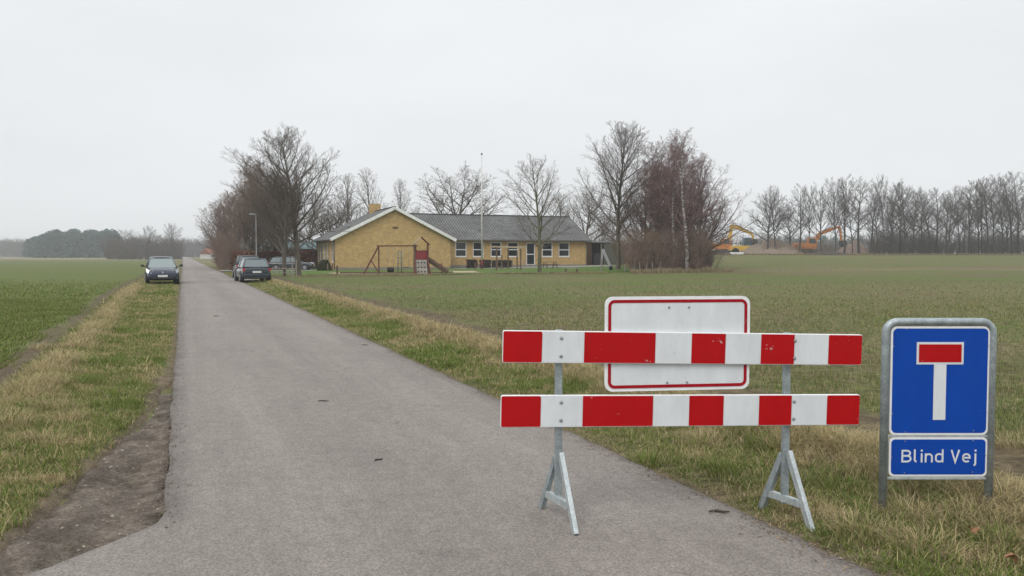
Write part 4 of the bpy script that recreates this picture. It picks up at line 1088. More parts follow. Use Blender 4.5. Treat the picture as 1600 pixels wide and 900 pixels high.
rf2 = roof_sheet('roof', [[(GW+ov-.15, WY-so_, WEV-woz+.10), (WX1+.4, WY-so_, WEV-woz+.10), (WX1+.4, WY+WD/2, WRG+.1), (rx0+1.2, WY+WD/2, WRG+.1)],
                     [(GW+ov-.15, WY+WD+so_, WEV-woz+.10), (WX1+.4, WY+WD+so_, WEV-woz+.10), (WX1+.4, WY+WD/2, WRG+.1), (rx0+1.2, WY+WD/2, WRG+.1)]])
q = MB(); q.tube([(GW/2, ym0, RG+.13), (GW/2, ym1, RG+.13)], .10, 8); q.build('ridge_cap', M['roof'], rf)
q = MB(); q.tube([(rx0+1.0, WY+WD/2, WRG+.11), (WX1+.4, WY+WD/2, WRG+.11)], .10, 8); q.build('ridge_cap', M['roof'], rf2)
for px_ in (-1, 1):
    q = MB(); x0 = GW/2+px_*(GW/2+ov); q.bar((x0, ym0-.03, EV-oz+.03), (GW/2, ym0-.03, RG+.03), .32, .05, up=(0, 1, 0)); q.build('bargeboard', M['fascia'], school)
q = MB(); q.bar((WX1+.43, WY-so_, WEV-woz), (WX1+.43, WY+WD/2, WRG), .05, .2, up=(1, 0, 0)); q.build('bargeboard', M['greyboard'], school)
q = MB(); q.tube([(GW+ov, WY-so_-.05, WEV-woz+.0), (WX1+.4, WY-so_-.05, WEV-woz+.0)], .07, 8); q.build('gutter', M['gutter'], school)
q = MB(); q.tube([(-ov-.05, ym0, EV-oz+.03), (-ov-.05, ym1, EV-oz+.03)], .07, 8); q.build('gutter', M['gutter'], school)
q = MB(); q.box(((GW+WX1)/2+.1, WY-so_/2-.02, WEV-woz-.03), (WX1-GW-.3, so_-.06, .03)); q.build('soffit', M['greyboard'], school)
for xx in (WX1-.12,):
    q = MB(); q.tube([(xx, WY-.06, WEV-woz), (xx, WY-.06, .1)], .05, 8); q.build('downpipe', M['gutter'], school)
q = MB(); q.tube([(-.08, .12, EV-.3), (-.08, .12, .1)], .05, 8); q.build('downpipe', M['gutter'], school)
cz = RG-.5
q = MB(); q.box((GW/2, 9.3, cz+.72), (1.2, 1.0, 1.55)); q.build('chimney', M['brick'], rf)
q = MB(); q.tube([(GW/2-1.6, 10, RG-.6), (GW/2-1.6, 10, RG+.75)], .05, 6); q.build('vent_pipe', M['gutter'], rf)
q = MB(); q.box((2.0, 3, EV+1.1), (.35, .35, .3)); q.box((GW-1.9, 2.5, EV+.95), (.3, .3, .25)); q.build('roof_vent', M['gutter'], rf)
q = MB(); q.box((t_of(757), WY+1.6, WEV+.9), (.35, .3, .35)); q.build('roof_vent', M['gutter'], rf2)
# vent grille in the gable
q = MB(); q.box((GW/2+.1, -.02, 4.55), (.6, .03, .22)); 
for i in range(4): q.box((GW/2+.1, -.045, 4.47+i*.055), (.56, .02, .02))
q.build('vent_grille', mat('vent brown', (.20, .12, .06), .8), school)
# terrace, sand pit, driveway
uS, vS = uv(P0.x, P0.y)
patch('paving', uS+GW+.1, uS+WX1+2, vS-.9, vS+WY-.05, M['paving'], .05, wob=.2, seed=1)
pS = at(528, 66); pE = at(735, 72)
us0 = uv(pS.x, pS.y)[0]; vs0 = uv(pS.x, pS.y)[1]
patch('sand', us0, us0+13.5, 67.2, 71.6, M['sand'], .06, wob=1.3, seed=2)
patch('driveway', U_EDGE-1.6, uS-.8, vS-1.6, vS+3.4, M['paving'], .055, wob=.6, seed=3)
patch('path', U_EDGE-1.7, U_EDGE+.6, 51, 62.6, M['paving'], .02, wob=.5, seed=4)

# ------------------------------------------------------------------ trees
UPV = (0, 0, 1)
def nrm3(x, y, z): l = sqrt(x*x+y*y+z*z) or 1; return (x/l, y/l, z/l)
def gen_tree(seed, H, spec):
    """returns {level: list of (p, q, r0, r1)}"""
    R = random.Random(seed); segs = {k: [] for k in range(6)}
    def grow(p, d, L, r, lev, shape_pos):
        n = spec['n'][lev]; st = L/n; path = [(p, d, r)]; jit = spec['jit'][lev]; tr = spec['trop'][lev]
        tipr = spec['tip'][lev]
        for i in range(n):
            d = nrm3(d[0]+R.gauss(0, jit)+spec.get('wind', 0)*(.3 if lev else .05), d[1]+R.gauss(0, jit), d[2]+R.gauss(0, jit)+tr)
            q = (p[0]+d[0]*st, p[1]+d[1]*st, p[2]+d[2]*st)
            r2 = r*(1-(1-tipr)*((i+1)/n)) if i or 1 else r
            ra = path[-1][2]; rb = path[0][2]*(1-(1-tipr)*((i+1)/n))
            segs[lev].append((p, q, ra, rb)); path.append((q, d, rb)); p = q
        if lev >= spec['max']: return
        nc = spec['kids'][lev]; f0 = spec['start'][lev]; az = R.uniform(0, 6.28)
        if lev == 0 and spec.get('trunk_kids_mult'): nc = int(nc*spec['trunk_kids_mult'])
        for k in range(nc):
            f = f0+(1-f0)*(k+R.uniform(.1, .9))/nc
            x = f*n; i = min(int(x), n-1); u = x-i
            a, b = path[i], path[i+1]
            pp = tuple(a[0][j]*(1-u)+b[0][j]*u for j in range(3)); dd = b[1]; rr = a[2]*(1-u)+b[2]*u
            az += 2.4+R.uniform(-.5, .5)
            ang = spec['ang'][lev]*(1-spec.get('angdrop', .35)*f if lev == 0 else 1)*R.uniform(.75, 1.25)
            o = (0, 0, 1) if abs(dd[2]) < .9 else (1, 0, 0)
            e1 = nrm3(dd[1]*o[2]-dd[2]*o[1], dd[2]*o[0]-dd[0]*o[2], dd[0]*o[1]-dd[1]*o[0])
            e2 = (dd[1]*e1[2]-dd[2]*e1[1], dd[2]*e1[0]-dd[0]*e1[2], dd[0]*e1[1]-dd[1]*e1[0])
            ca, sa, cz_, sz_ = cos(ang), sin(ang), cos(az), sin(az)
            nd = tuple(dd[j]*ca+(e1[j]*cz_+e2[j]*sz_)*sa for j in range(3))
            if lev == 0:
                g_ = (f-f0)/(1-f0+1e-6); prof = spec['prof'](g_); ln = H*prof*R.uniform(.85, 1.15)
            else: ln = L*spec['ratio'][lev]*(1.15-.75*f)*R.uniform(.7, 1.25)
            grow(pp, nrm3(*nd), ln, max(spec['rmin'], min(rr*.72, ln*spec['thick'])), lev+1, f)
    for s in range(spec.get('stems', 1)):
        a = R.uniform(0, 6.28); lean = spec.get('lean', .02) if spec.get('stems', 1) == 1 else spec.get('splay', .25)*R.uniform(.3, 1)
        off = spec.get('off', 0)*R.uniform(.2, 1)
        grow((cos(a)*off, sin(a)*off, -.1), nrm3(cos(a)*lean, sin(a)*lean, 1), H*spec.get('th', .95)*(R.uniform(.75, 1.05) if s else 1), H*spec['tr'], 0, 0)
    return segs
def segs_mesh(name, S_, m, sides):
    P = np.array([s[0] for s in S_]); Q = np.array([s[1] for s in S_]); r0 = np.array([s[2] for s in S_]); r1 = np.array([s[3] for s in S_])
    D = Q-P; D /= np.linalg.norm(D, axis=1)[:, None]+1e-9; Q = Q+D*(r1*.3)[:, None]
    o = np.where(np.abs(D[:, 2:3]) < .9, np.array([[0, 0, 1.]]), np.array([[1., 0, 0]]))
    A = np.cross(D, o); A /= np.linalg.norm(A, axis=1)[:, None]; B = np.cross(D, A)
    n = sides; t = np.arange(n)*2*pi/n; ct, st = np.cos(t)[None, :, None], np.sin(t)[None, :, None]
    ring = A[:, None]*ct+B[:, None]*st
    v = np.concatenate([P[:, None]+ring*r0[:, None, None], Q[:, None]+ring*r1[:, None, None]], 1).reshape(-1, 3)
    b = (np.arange(len(P))*2*n)[:, None]; k = np.arange(n)[None]; k2 = (k+1) % n
    f = np.stack([b+k, b+k2, b+n+k2, b+n+k], -1).reshape(-1, 4)
    return np_mesh(name, v, f, m, sides > 4)
# crown habits
def spec(kind):
    b = dict(n=[14, 7, 5, 3, 2], jit=[.02, .055, .08, .10, .12], trop=[.04, .075, .06, .05, .03], tip=[.10, .2, .3, .4, .5], max=4,
             kids=[34, 11, 7, 4, 0], start=[.2, .14, .15, .1, 0], ang=[.98, .58, .62, .66, .7], ratio=[0, .46, .48, .5, .5],
             tr=.016, thick=.0125, rmin=.0065, angdrop=.45, prof=lambda g: .40*(1-g)**.6*(.6+.4*min(1, g*4))+.09)
    if kind == 'lime': pass
    if kind == 'oak': b.update(kids=[18, 10, 7, 4, 0], ang=[1.15, .8, .8, .8, .7], angdrop=.25, trop=[.02, .12, .08, .05, .03], start=[.22, .2, .15, .1, 0], prof=lambda g: .50*(1-g*.75)**.8, th=.72, jit=[.05, .10, .11, .13, .15], thick=.018)
    if kind == 'slim': b.update(kids=[20, 8, 5, 4, 0], ang=[.75, .65, .7, .7, .7], trop=[.03, .11, .08, .05, .03], start=[.32, .2, .15, .1, 0], prof=lambda g: .27*(1-g)**.6+.06, jit=[.04, .07, .09, .11, .14], tr=.014)
    if kind == 'birch': b.update(kids=[24, 9, 6, 4, 0], ang=[.72, .6, .7, .7, .7], trop=[.03, .03, -.02, -.08, -.1], start=[.22, .2, .15, .1, 0], prof=lambda g: .30*(1-g)**.7+.06, jit=[.06, .1, .13, .16, .2], tr=.012, wind=.10)
    if kind == 'dense': b.update(kids=[22, 11, 8, 4, 0], ang=[.8, .7, .75, .7, .7], start=[.10, .12, .1, .1, 0], prof=lambda g: .40*(1-g)**.6+.10, jit=[.07, .11, .14, .16, .2], tr=.013, stems=2, splay=.28, off=.4, rmin=.0075)
    if kind == 'shrub': b.update(n=[6, 5, 4, 2, 2], max=3, kids=[12, 8, 5, 0, 0], ang=[.6, .6, .7, .7, .7], start=[.05, .1, .1, .1, 0], prof=lambda g: .5*(1-g)**.5+.12, jit=[.12, .13, .15, .2, .2], tr=.008, stems=9, splay=.9, off=.9, rmin=.006, thick=.012)
    if kind == 'far': b.update(n=[9, 5, 3, 2, 2], max=3, kids=[18, 10, 8, 0, 0], ang=[.95, .62, .6, .7, .7], start=[.28, .12, .12, .1, 0], prof=lambda g: .30*(1-g)**.6+.07, jit=[.05, .08, .10, .12, .2], tr=.013, thick=.015, rmin=.015)
    if kind == 'faroak': b.update(n=[9, 5, 3, 2, 2], max=3, kids=[18, 10, 8, 0, 0], ang=[1.0, .65, .65, .7, .7], start=[.25, .15, .15, .1, 0], prof=lambda g: .42*(1-g*.8)**.7+.05, jit=[.05, .09, .11, .12, .2], tr=.014, th=.8, thick=.018, rmin=.018)
    return b
PROTO = {}
def tree_proto(key, seed, H, kind, mb_, mt_, sc=None, **kw):
    sp_ = spec(kind); sp_.update(kw); sg = gen_tree(seed, H, sp_); 
    br = kind == 'birch'
    tr_ = segs_mesh('trunk', sg[0]+([] if br else sg[1]), mb_, 7)
    tw = segs_mesh('crown', (sg[1] if br else [])+sg[2]+sg[3]+sg[4], mt_, 3)
    allp = np.array([s[1] for k in range(5) for s in sg[k]]); PROTO[key] = (tr_, tw, float(np.percentile(allp[:, 2], 99.9)), float(np.percentile(np.abs(allp[:, 0]), 99)))
def plant(key, px, Y, top, label, group=None, width=None, rz=0, cat='tree', name='bare_tree', x=None, z=None):
    """tree with its foot at column px and depth Y, its tip at pixel row top; width in px"""
    tr_, tw, h, hwid = PROTO[key]; p = at(px, Y)
    if z is not None: p.z = z
    H = hz(top, Y)-p.z; s = H/h; sx = s if width is None else (width/F*Y)/(2*hwid)
    o = empty(name, p, rz, label, cat, group); o.scale = (sx, sx, s)
    link('trunk', tr_, o); link('crown', tw, o); return o
tree_proto('lime', 3, 13, 'lime', M['bark'], M['twig'])
tree_proto('lime2', 12, 13, 'lime', M['bark_green'], M['twig'], kids=[24, 8, 6, 4, 0])
tree_proto('oak', 21, 11, 'oak', M['bark'], M['twig'])
tree_proto('oakb', 29, 11, 'oak', M['bark'], M['twig'], stems=2, splay=.35, off=.2)
tree_proto('slim', 31, 12, 'slim', M['bark'], M['twig'])
tree_proto('birch', 41, 14, 'birch', M['birch'], M['twig_purple'])
tree_proto('birch2', 45, 14, 'birch', M['birch'], M['twig_purple'])
tree_proto('densered', 51, 11, 'dense', M['bark'], M['twig_red'])
tree_proto('densepur', 57, 12, 'dense', M['bark_green'], M['twig_purple'], kids=[20, 9, 7, 4, 0])
tree_proto('shrub', 61, 5, 'shrub', M['bark'], M['twig_ochre'])
tree_proto('shrubp', 67, 5, 'shrub', M['bark_dark'], M['twig_red'])
for i in range(4): tree_proto('far%d' % i, 71+i, 15, 'far' if i < 3 else 'faroak', M['bark_dark'], M['twig_dark'])
tree_proto('far4', 88, 14, 'faroak', M['bark_dark'], M['twig_dark'])

plant('lime', 466, 61, 199, 'tallest bare tree beside the black estate car, left of the school', width=200, rz=.4)
plant('oakb', 444, 60, 252, 'leaning two stemmed bare tree with a trunk next to the low grey fence', width=110, rz=2.1)
gA = 'dense brown trees beside the road left of the school'
for k, (px, Y, top, w, rz, lab) in enumerate((
    (428, 93, 246, 112, 0, 'brown twiggy tree right behind the street lamp, tallest of the roadside row'),
    (406, 96, 256, 108, 1.3, 'brown twiggy tree directly behind the two parked rear facing cars'),
    (384, 88, 264, 112, 2.2, 'dense reddish tree in the middle of the roadside row'),
    (368, 98, 276, 88, 3.1, 'dense reddish tree standing just left of the row middle'),
    (352, 110, 294, 74, 4.2, 'lower reddish tree at the far road end of the row'),
    (448, 90, 262, 80, 5.2, 'reddish tree seen through the crown of the tall tree'))):
    plant('densered', px, Y, top, lab, gA, w, rz)
for px, Y, top, w, rz, lab in ((352, 92, 376, 34, 0, 'brown roadside bush left of the grey estate car'), (372, 84, 372, 34, 1, 'brown bush directly behind the grey estate car'), (392, 90, 372, 34, 2, 'brown bush behind the slate hatchback')):
    plant('shrubp', px, Y, top, lab, 'bushes under the roadside trees', w, rz, 'bush', 'bare_bush')
gB = 'bare trees standing behind the school'
for key, px, Y, top, w, rz, lab in (
    ('slim', 546, 112, 268, 70, 0, 'thin bare tree left of the chimney behind the school'),
    ('slim', 590, 118, 262, 56, 1.7, 'slender bare tree rising right behind the chimney'),
    ('slim', 626, 122, 280, 52, 3, 'small bare tree behind the gable peak'),
    ('oak', 712, 112, 254, 146, .6, 'broad round crowned bare tree behind the roof beside the flagpole'),
    ('oak', 505, 104, 318, 110, 2, 'low spreading bare tree left of the roof slope'),
    ('oak', 530, 120, 300, 90, 2.9, 'grey bare tree between the tall tree and the chimney'),
    ('oak', 915, 112, 285, 95, 1, 'dark bare tree behind the right end of the school roof'),
    ('slim', 890, 122, 300, 60, 1, 'thin bare tree over the right end of the roof'),
    ('densepur', 945, 116, 318, 80, 1, 'twiggy tree behind the open shed'),
    ('slim', 480, 124, 300, 60, 4, 'faint bare tree behind the turquoise roofed house'),
    ('slim', 660, 150, 322, 44, 2.4, 'small far bare tree over the valley of the two roofs')):
    plant(key, px, Y, top, lab, gB, w, rz)
plant('lime2', 843, 71, 241, 'bare tree on the lawn in front of the school wing', width=120, rz=1.0)
plant('lime', 966, 82, 192, 'tall pointed bare tree on the lawn left of the birches', width=160, rz=2.6)
gC = 'trees of the thicket right of the school'
for key, px, Y, top, w, rz, lab in (
    ('birch', 1052, 76, 206, 100, 0, 'white trunked birch in the middle of the purple thicket'),
    ('birch2', 1073, 73, 200, 112, .5, 'rightmost white trunked birch with crown blown to the right'),
    ('densepur', 1006, 82, 228, 140, 0, 'purplish twiggy tree between the pointed tree and the birches'),
    ('densepur', 1034, 86, 212, 140, 2, 'purplish twiggy tree directly behind the birches'),
    ('densepur', 1088, 84, 214, 138, 4, 'purplish twiggy tree behind the rightmost birch'),
    ('densepur', 1060, 80, 262, 170, 5, 'lower purplish tree filling the thicket'),
    ('birch2', 1100, 82, 240, 88, 2.0, 'thin white stemmed birch at the right edge of the thicket')):
    plant(key, px, Y, top, lab, gC, w, rz, name='birch_tree' if 'birch' in key else 'bare_tree')
for k, (px, Y, top, w, lab) in enumerate(((1000, 76, 352, 56, 'ochre bush at the left foot of the thicket'), (1026, 74, 345, 60, 'ochre brown bush left of the birch trunks'), (1056, 77, 340, 66, 'brown bush behind the birch trunks'),
                              (1088, 74, 350, 62, 'brown bush right of the birch trunks'), (1108, 76, 366, 46, 'low brown bush at the right foot of the thicket'), (975, 92, 350, 54, 'brown bush behind the grey wall of the shed'))):
    plant('shrub' if k in (0, 1, 5) else 'shrubp', px, Y, top, lab, 'bushes under the birches', w, k*1.3, 'bush', 'bare_bush')
# far treeline on the right
R_ = random.Random(8)
line = [(1200, 296, 62), (1212, 290, 50), (1250, 286, 52), (1262, 290, 40), (1284, 284, 44), (1303, 276, 52), (1318, 272, 60), (1343, 274, 64), (1358, 282, 40), (1379, 272, 34), (1390, 284, 36), (1408, 284, 50), (1416, 280, 56),
        (1426, 292, 46), (1450, 290, 60), (1466, 292, 56), (1482, 296, 40), (1500, 290, 52), (1514, 282, 50), (1528, 280, 56), (1542, 274, 50), (1552, 278, 46), (1566, 270, 50), (1580, 276, 52), (1592, 268, 50), (1604, 262, 56), (1622, 264, 50), (1645, 262, 56), (1670, 268, 50), (1236, 318, 40), (1330, 300, 40), (1371, 300, 40), (1440, 306, 44), (1534, 300, 44), (1476, 304, 40), (1574, 300, 44), (1396, 306, 40), (1506, 308, 40), (1588, 306, 40)]
ordn = 'first second third fourth fifth sixth seventh eighth ninth tenth eleventh twelfth thirteenth fourteenth fifteenth sixteenth seventeenth eighteenth nineteenth twentieth twenty-first twenty-second twenty-third twenty-fourth twenty-fifth twenty-sixth twenty-seventh twenty-eighth twenty-ninth thirtieth thirty-first thirty-second thirty-third thirty-fourth thirty-fifth thirty-sixth thirty-seventh thirty-eighth thirty-ninth fortieth'.split()
for k, (px, top, w) in enumerate(sorted(line)):
    Y = 168+R_.uniform(-5, 12); key = 'far%d' % R_.choice((0, 1, 2, 3, 4))
    plant(key, px+R_.uniform(-2, 2), Y, top, 'dark bare tree, %s from the left in the far right treeline' % ordn[k], 'trees of the far right treeline', w*R_.uniform(1.15, 1.5), R_.uniform(0, 6.28))

def brush(name, n, xf, Hf, m, label, seed=1, kind=None, spread=.5, rr=.02, twigs=14, cat='undergrowth'):
    """many bare stems and twigs, one uncountable mass"""
    R = random.Random(seed); Sg = []
    for i in range(n):
        x, y = xf(R); h = Hf(R); z = tz(x, y)
        for s in range(3):
            a = R.uniform(0, 6.28); le = R.uniform(.05, spread); d = nrm3(cos(a)*le, sin(a)*le, 1)
            p = (x, y, z-.05); q = tuple(p[j]+d[j]*h for j in range(3)); Sg.append((p, q, rr, rr*.4))
            for t in range(twigs):
                f = R.uniform(.08, 1); pp = tuple(p[j]*(1-f)+q[j]*f for j in range(3)); a = R.uniform(0, 6.28)
                dd = nrm3(cos(a)*.8, sin(a)*.8, R.uniform(.1, 1)); L = h*R.uniform(.12, .4)
                Sg.append((pp, tuple(pp[j]+dd[j]*L for j in range(3)), rr*.5, rr*.2))
    o = link(name, segs_mesh(name, Sg, m, 3)); tag(o, label, cat, kind='stuff'); return o
brush('undergrowth', 430, lambda R: (lambda px, Y: (gy(px, Y), Y))(R.uniform(1356, 1700), R.uniform(166, 196)), lambda R: R.uniform(2.5, 6.5), M['twig_dark'], 'dark tangled undergrowth beneath the far right treeline', 3, rr=.035)
brush('undergrowth', 70, lambda R: (lambda px, Y: (gy(px, Y), Y))(R.uniform(1180, 1310), R.uniform(166, 172)), lambda R: R.uniform(1, 3), M['twig_red'], 'thin scrub at the foot of the excavation mounds', 4, rr=.03)
brush('undergrowth', 240, lambda R: (lambda px, Y: (gy(px, Y), Y))(R.uniform(984, 1112), R.uniform(72, 84)), lambda R: R.uniform(1.2, 4.4), M['twig_red'], 'dense brown scrub filling the foot of the birch thicket', 5, rr=.016, twigs=20)
brush('undergrowth', 90, lambda R: (lambda px, Y: (gy(px, Y), Y))(R.uniform(339, 372), R.uniform(82, 112)), lambda R: R.uniform(2, 4.5), M['twig_red'], 'brown scrub along the roadside below the reddish trees', 6, rr=.016, twigs=20)
# clump by the road far left, and far mixed trees
gD = 'trees of the distant roadside clump on the left'
for k, (key, px, top, w, lab) in enumerate((('far4', 228, 352, 44, 'taller bare tree in the middle of the distant left clump'), ('far4', 268, 348, 52, 'round crowned bare tree at the right end of the distant left clump'),
        ('far4', 205, 358, 60, 'dense bare tree in the left part of the distant clump'), ('far4', 186, 366, 50, 'low bare tree at the left end of the distant clump'), ('far4', 248, 366, 54, 'low dark tree between the two taller trees of the clump'))):
    plant(key, px, 290+k*6, top, lab, gD, w, k*1.1)
brush('undergrowth', 330, lambda R: (lambda px, Y: (gy(px, Y), Y))(R.uniform(168, 286), R.uniform(288, 325)), lambda R: R.uniform(3.5, 8.5), M['twig'], 'brown bushes at the foot of the distant left clump', 7, rr=.07)
def conifers(name, n, xr_, yr_, hr, label, seed, cols=((.030, .075, .066), (.055, .115, .100))):  # leaf colours blued and lightened to stand in for distance haze
    R = np.random.default_rng(seed); V_ = []; C_ = []
    for i in range(n):
        px = R.uniform(*xr_); Y = R.uniform(*yr_); x = gy(px, Y); z0 = tz(x, Y); e = (px-xr_[0])/(xr_[1]-xr_[0])
        H = R.uniform(*hr)*(.70+.30*min(1, e*3.2))*(1-.06*abs(sin(px*.11))); rad = H*R.uniform(.22, .32); k = 300
        t = R.random(k)**.7; rr = rad*np.sqrt(np.clip(1-t**2.2, 0, 1))*np.sqrt(R.random(k))*1.15+.1; a = R.uniform(0, 2*pi, k)
        c = np.stack([x+rr*np.cos(a), Y+rr*np.sin(a), z0+.3+t*H], 1); s = H*.06*(1.05-t*.55)
        d1 = np.stack([np.cos(a), np.sin(a), -.5+0*a], 1)*s[:, None]*1.3; d2 = np.stack([-np.sin(a), np.cos(a), 0*a+R.normal(0, .3, k)], 1)*s[:, None]
        V_.append(np.stack([c+d1, c+d2, c-d1*.6, c-d2], 1).reshape(-1, 3)); m_ = R.random((k, 1))
        C_.append(np.repeat(np.array(cols[0])*(1-m_)+np.array(cols[1])*m_, 4, 0))
    v = np.concatenate(V_); f = np.arange(len(v)).reshape(-1, 4)
    o = link(name, np_mesh(name, v, f, M['leaf'], False, np.concatenate(C_))); tag(o, label, 'forest', kind='stuff')
conifers('conifer_wood', 190, (44, 184), (440, 500), (13.2, 16.5), 'far dark green conifer wood beyond the left fields', 1)
conifers('conifer_wood', 60, (1170, 1345), (420, 470), (7, 11), 'faint blue green wood far behind the excavators', 2)
brush('distant_wood', 330, lambda R: (lambda px, Y: (gy(px, Y), Y))(R.uniform(-60, 60), R.uniform(640, 720)), lambda R: R.uniform(8, 15), M['twig_dark'], 'faint bare wood on the horizon at far left', 8, rr=.16, cat='forest')
brush('distant_wood', 260, lambda R: (lambda px, Y: (gy(px, Y), Y))(R.uniform(284, 360), R.uniform(520, 600)), lambda R: R.uniform(6, 13), M['twig_dark'], 'faint bare wood at the end of the road', 9, rr=.12, cat='forest')
brush('distant_wood', 500, lambda R: (lambda px, Y: (gy(px, Y), Y))(R.uniform(1120, 1720), R.uniform(300, 360)), lambda R: R.uniform(4, 9), M['twig_dark'], 'faint bare wood behind the far right treeline', 10, rr=.09, cat='forest')
brush('distant_wood', 240, lambda R: (lambda px, Y: (gy(px, Y), Y))(R.uniform(150, 300), R.uniform(560, 640)), lambda R: R.uniform(5, 9), M['twig_dark'], 'faint low wood behind the distant left clump', 11, rr=.12, cat='forest')

# hedges: leafy boxes
def leafy(name, px0, px1, Y0, Y1, zt, dep, cols, label, cat='hedge', n=5000, s=.06, seed=1, parentless=True, round_=False):
    R = np.random.default_rng(seed); A = np.array(at(px0, Y0)); B = np.array(at(px1, Y1)); L = np.linalg.norm(B-A); e = (B-A)/L; nn = np.array((e[1], -e[0], 0))
    t = R.random(n)*L; q = R.uniform(-.5, .5, n)*dep; z = R.random(n)**.8
    if round_: w = np.sqrt(np.clip(1-(2*t/L-1)**2, 0, 1)); hh = zt*w
    else: hh = zt*(.9+.2*vn(t, 0*t, 1.2, seed))
    loc0 = (A+B)/2
    c = A-loc0+e*t[:, None]+nn*(q*(1.15-.4*z))[:, None]; c[:, 2] = z*hh
    u = R.normal(size=(n, 3)); u /= np.linalg.norm(u, axis=1)[:, None]; w = np.cross(u, R.normal(size=(n, 3))); w /= np.linalg.norm(w, axis=1)[:, None]
    ss = (s*R.uniform(.6, 1.4, n))[:, None]
    v = np.stack([c+u*ss, c+w*ss, c-u*ss, c-w*ss], 1).reshape(-1, 3); m_ = R.random((n, 1)); col = np.repeat(np.array(cols[0])*(1-m_)+np.array(cols[1])*m_, 4, 0)
    o = link(name, np_mesh(name, v, np.arange(len(v)).reshape(-1, 4), M['leaf'], False, col), None, loc0); tag(o, label, cat); return o
beech = ((.30, .12, .065), (.17, .075, .045))
leafy('beech_hedge', 366, 396, 82, 80, 1.9, 1.2, ((.20, .09, .05), (.12, .06, .038)), 'orange brown beech hedge behind the two roadside cars', n=5200, s=.07)
leafy('beech_hedge', 402, 528, 90, 96, 2.1, 1.2, beech, 'long red brown beech hedge behind the black estate car', n=15000, s=.07, seed=2)
leafy('round_shrub', 500, 514, 80.5, 81.5, 1.15, 1.0, ((.035, .045, .018), (.07, .065, .025)), 'small clipped dark shrub at the left corner of the school', 'shrub', 2500, .05, 3, round_=True)
for k, (a, b, lab) in enumerate(((730, 745, 'dark low shrub below the two left wing windows'), (750, 776, 'dark low shrub right of the flagpole foot'), (778, 800, 'dark low shrub behind the climbing frame'))):
    leafy('low_shrub', a, b, 90+k*.7, 90.6+k*.7, .95, .8, ((.04, .03, .022), (.07, .05, .035)), lab, 'shrub', 1500, .06, 4+k)

# ------------------------------------------------------------------ playground and garden
def L3(p): return Vector(p)
g0 = at(592, 65); yw = YAW*.4
sw_ = empty('swing_set', g0, yw, 'red brown timber swing frame in front of the gable', 'swing set')
Wd = 3.0; hs = 2.36
for x0, sgn__ in ((0, -1), (Wd, 1)):
    for dy in (-.9, .9):
        q = MB(); q.bar((x0, 0, hs), (x0+sgn__*.0+(-1.25 if (x0 == 0 and dy < 0) else 0), dy*.9, 0), .10, .10); q.build('leg', M['wood_red'], sw_)
q = MB(); q.bar((-.15, 0, hs), (Wd+.15, 0, hs+.02), .10, .10, up=(0, 1, 0)); q.build('beam', M['wood_red'], sw_)
q = MB(); q.bar((-.62, -.4, 1.18), (0, -.8, .2), .07); q.build('brace', M['wood_red'], sw_)
def swing(x, kind):
    q = MB()
    for d in (-.22, .22): q.tube([(x+d, 0, hs), (x+d*1.1, .05, .62)], .012, 5)
    c = q.build('chain', M['galv'], sw_)
    q = MB()
    if kind: q.tube([(x-.27, .05, .42), (x+.27, .05, .42)], .22, 12)
    else: q.box((x, .05, .6), (.5, .2, .05))
    q.build('seat', M['black'], sw_)
swing(.95, 1); swing(2.2, 0)
cf = empty('climbing_bars', at(622, 66), yw, 'teal metal climbing bars standing behind the swing seats', 'climbing frame')
for x0 in (0, .28):
    for y0 in (0, .5):
        q = MB(); q.tube([(x0, y0, 0), (x0, y0, 1.95)], .035, 6); q.build('post', M['teal'], cf)
for z0 in (.9, 1.4, 1.9):
    q = MB(); q.tube([(0, 0, z0), (.28, 0, z0)], .02, 6); q.build('rung', M['teal'], cf)
tw_ = empty('play_tower', at(658, 65), yw, 'red and brown play tower with peaked roof, climbing wall and slide', 'play tower')
a_ = .55
for x0 in (-a_, a_):
    for y0 in (-a_, a_):
        q = MB(); q.bar((x0, y0, 0), (x0, y0, 2.55), .10); q.build('post', M['wood_red'] if x0 > 0 else M['wood_brown'], tw_)
q = MB(); q.box((0, 0, 1.22), (1.2, 1.2, .08)); q.build('platform', M['wood_brown'], tw_)
for s_, mm in ((-1, 'wood_pale'), (1, 'wood_red')):
    q = MB(); q.bar((s_*(a_+.12), 0, 2.45), (0, 0, 3.12), 1.3, .05, up=(0, 1, 0)) if False else q.add([(s_*(a_+.14), -.65, 2.5), (0, -.65, 3.14), (0, .65, 3.14), (s_*(a_+.14), .65, 2.5), (s_*(a_+.14), -.65, 2.4), (0, -.65, 3.04), (0, .65, 3.04), (s_*(a_+.14), .65, 2.4)], [(0, 1, 2, 3), (7, 6, 5, 4), (0, 4, 5, 1), (1, 5, 6, 2), (2, 6, 7, 3), (3, 7, 4, 0)])
    q.build('roof_board', M[mm], tw_)
q = MB(); q.box((0, -a_-.03, 1.60), (.80, .04, .62)); q.build('panel', M['wood_redpaint'], tw_)
q = MB(); q.box((0, a_+.03, 1.62), (1.0, .04, .75)); q.build('panel', M['wood_redpaint'], tw_)
q = MB(); q.add([(-.42, -.62, 1.22), (.42, -.62, 1.22), (.48, -1.15, 0), (-.38, -1.15, 0), (-.42, -.56, 1.22), (.42, -.56, 1.22), (.48, -1.08, 0), (-.38, -1.08, 0)], [(0, 1, 2, 3), (7, 6, 5, 4), (0, 4, 5, 1), (1, 5, 6, 2), (2, 6, 7, 3), (3, 7, 4, 0)])
cw = q.build('climbing_wall', M['wood_grey'], tw_)
for i in range(9):
    t = (i//3+.6)/3.4; xx = (-.26, 0, .26)[i % 3]; q = MB(); q.box((xx, -.64-.53*t, 1.22*(1-t)), (.12, .07, .09)); q.build('climbing_hold', M['black'], cw)
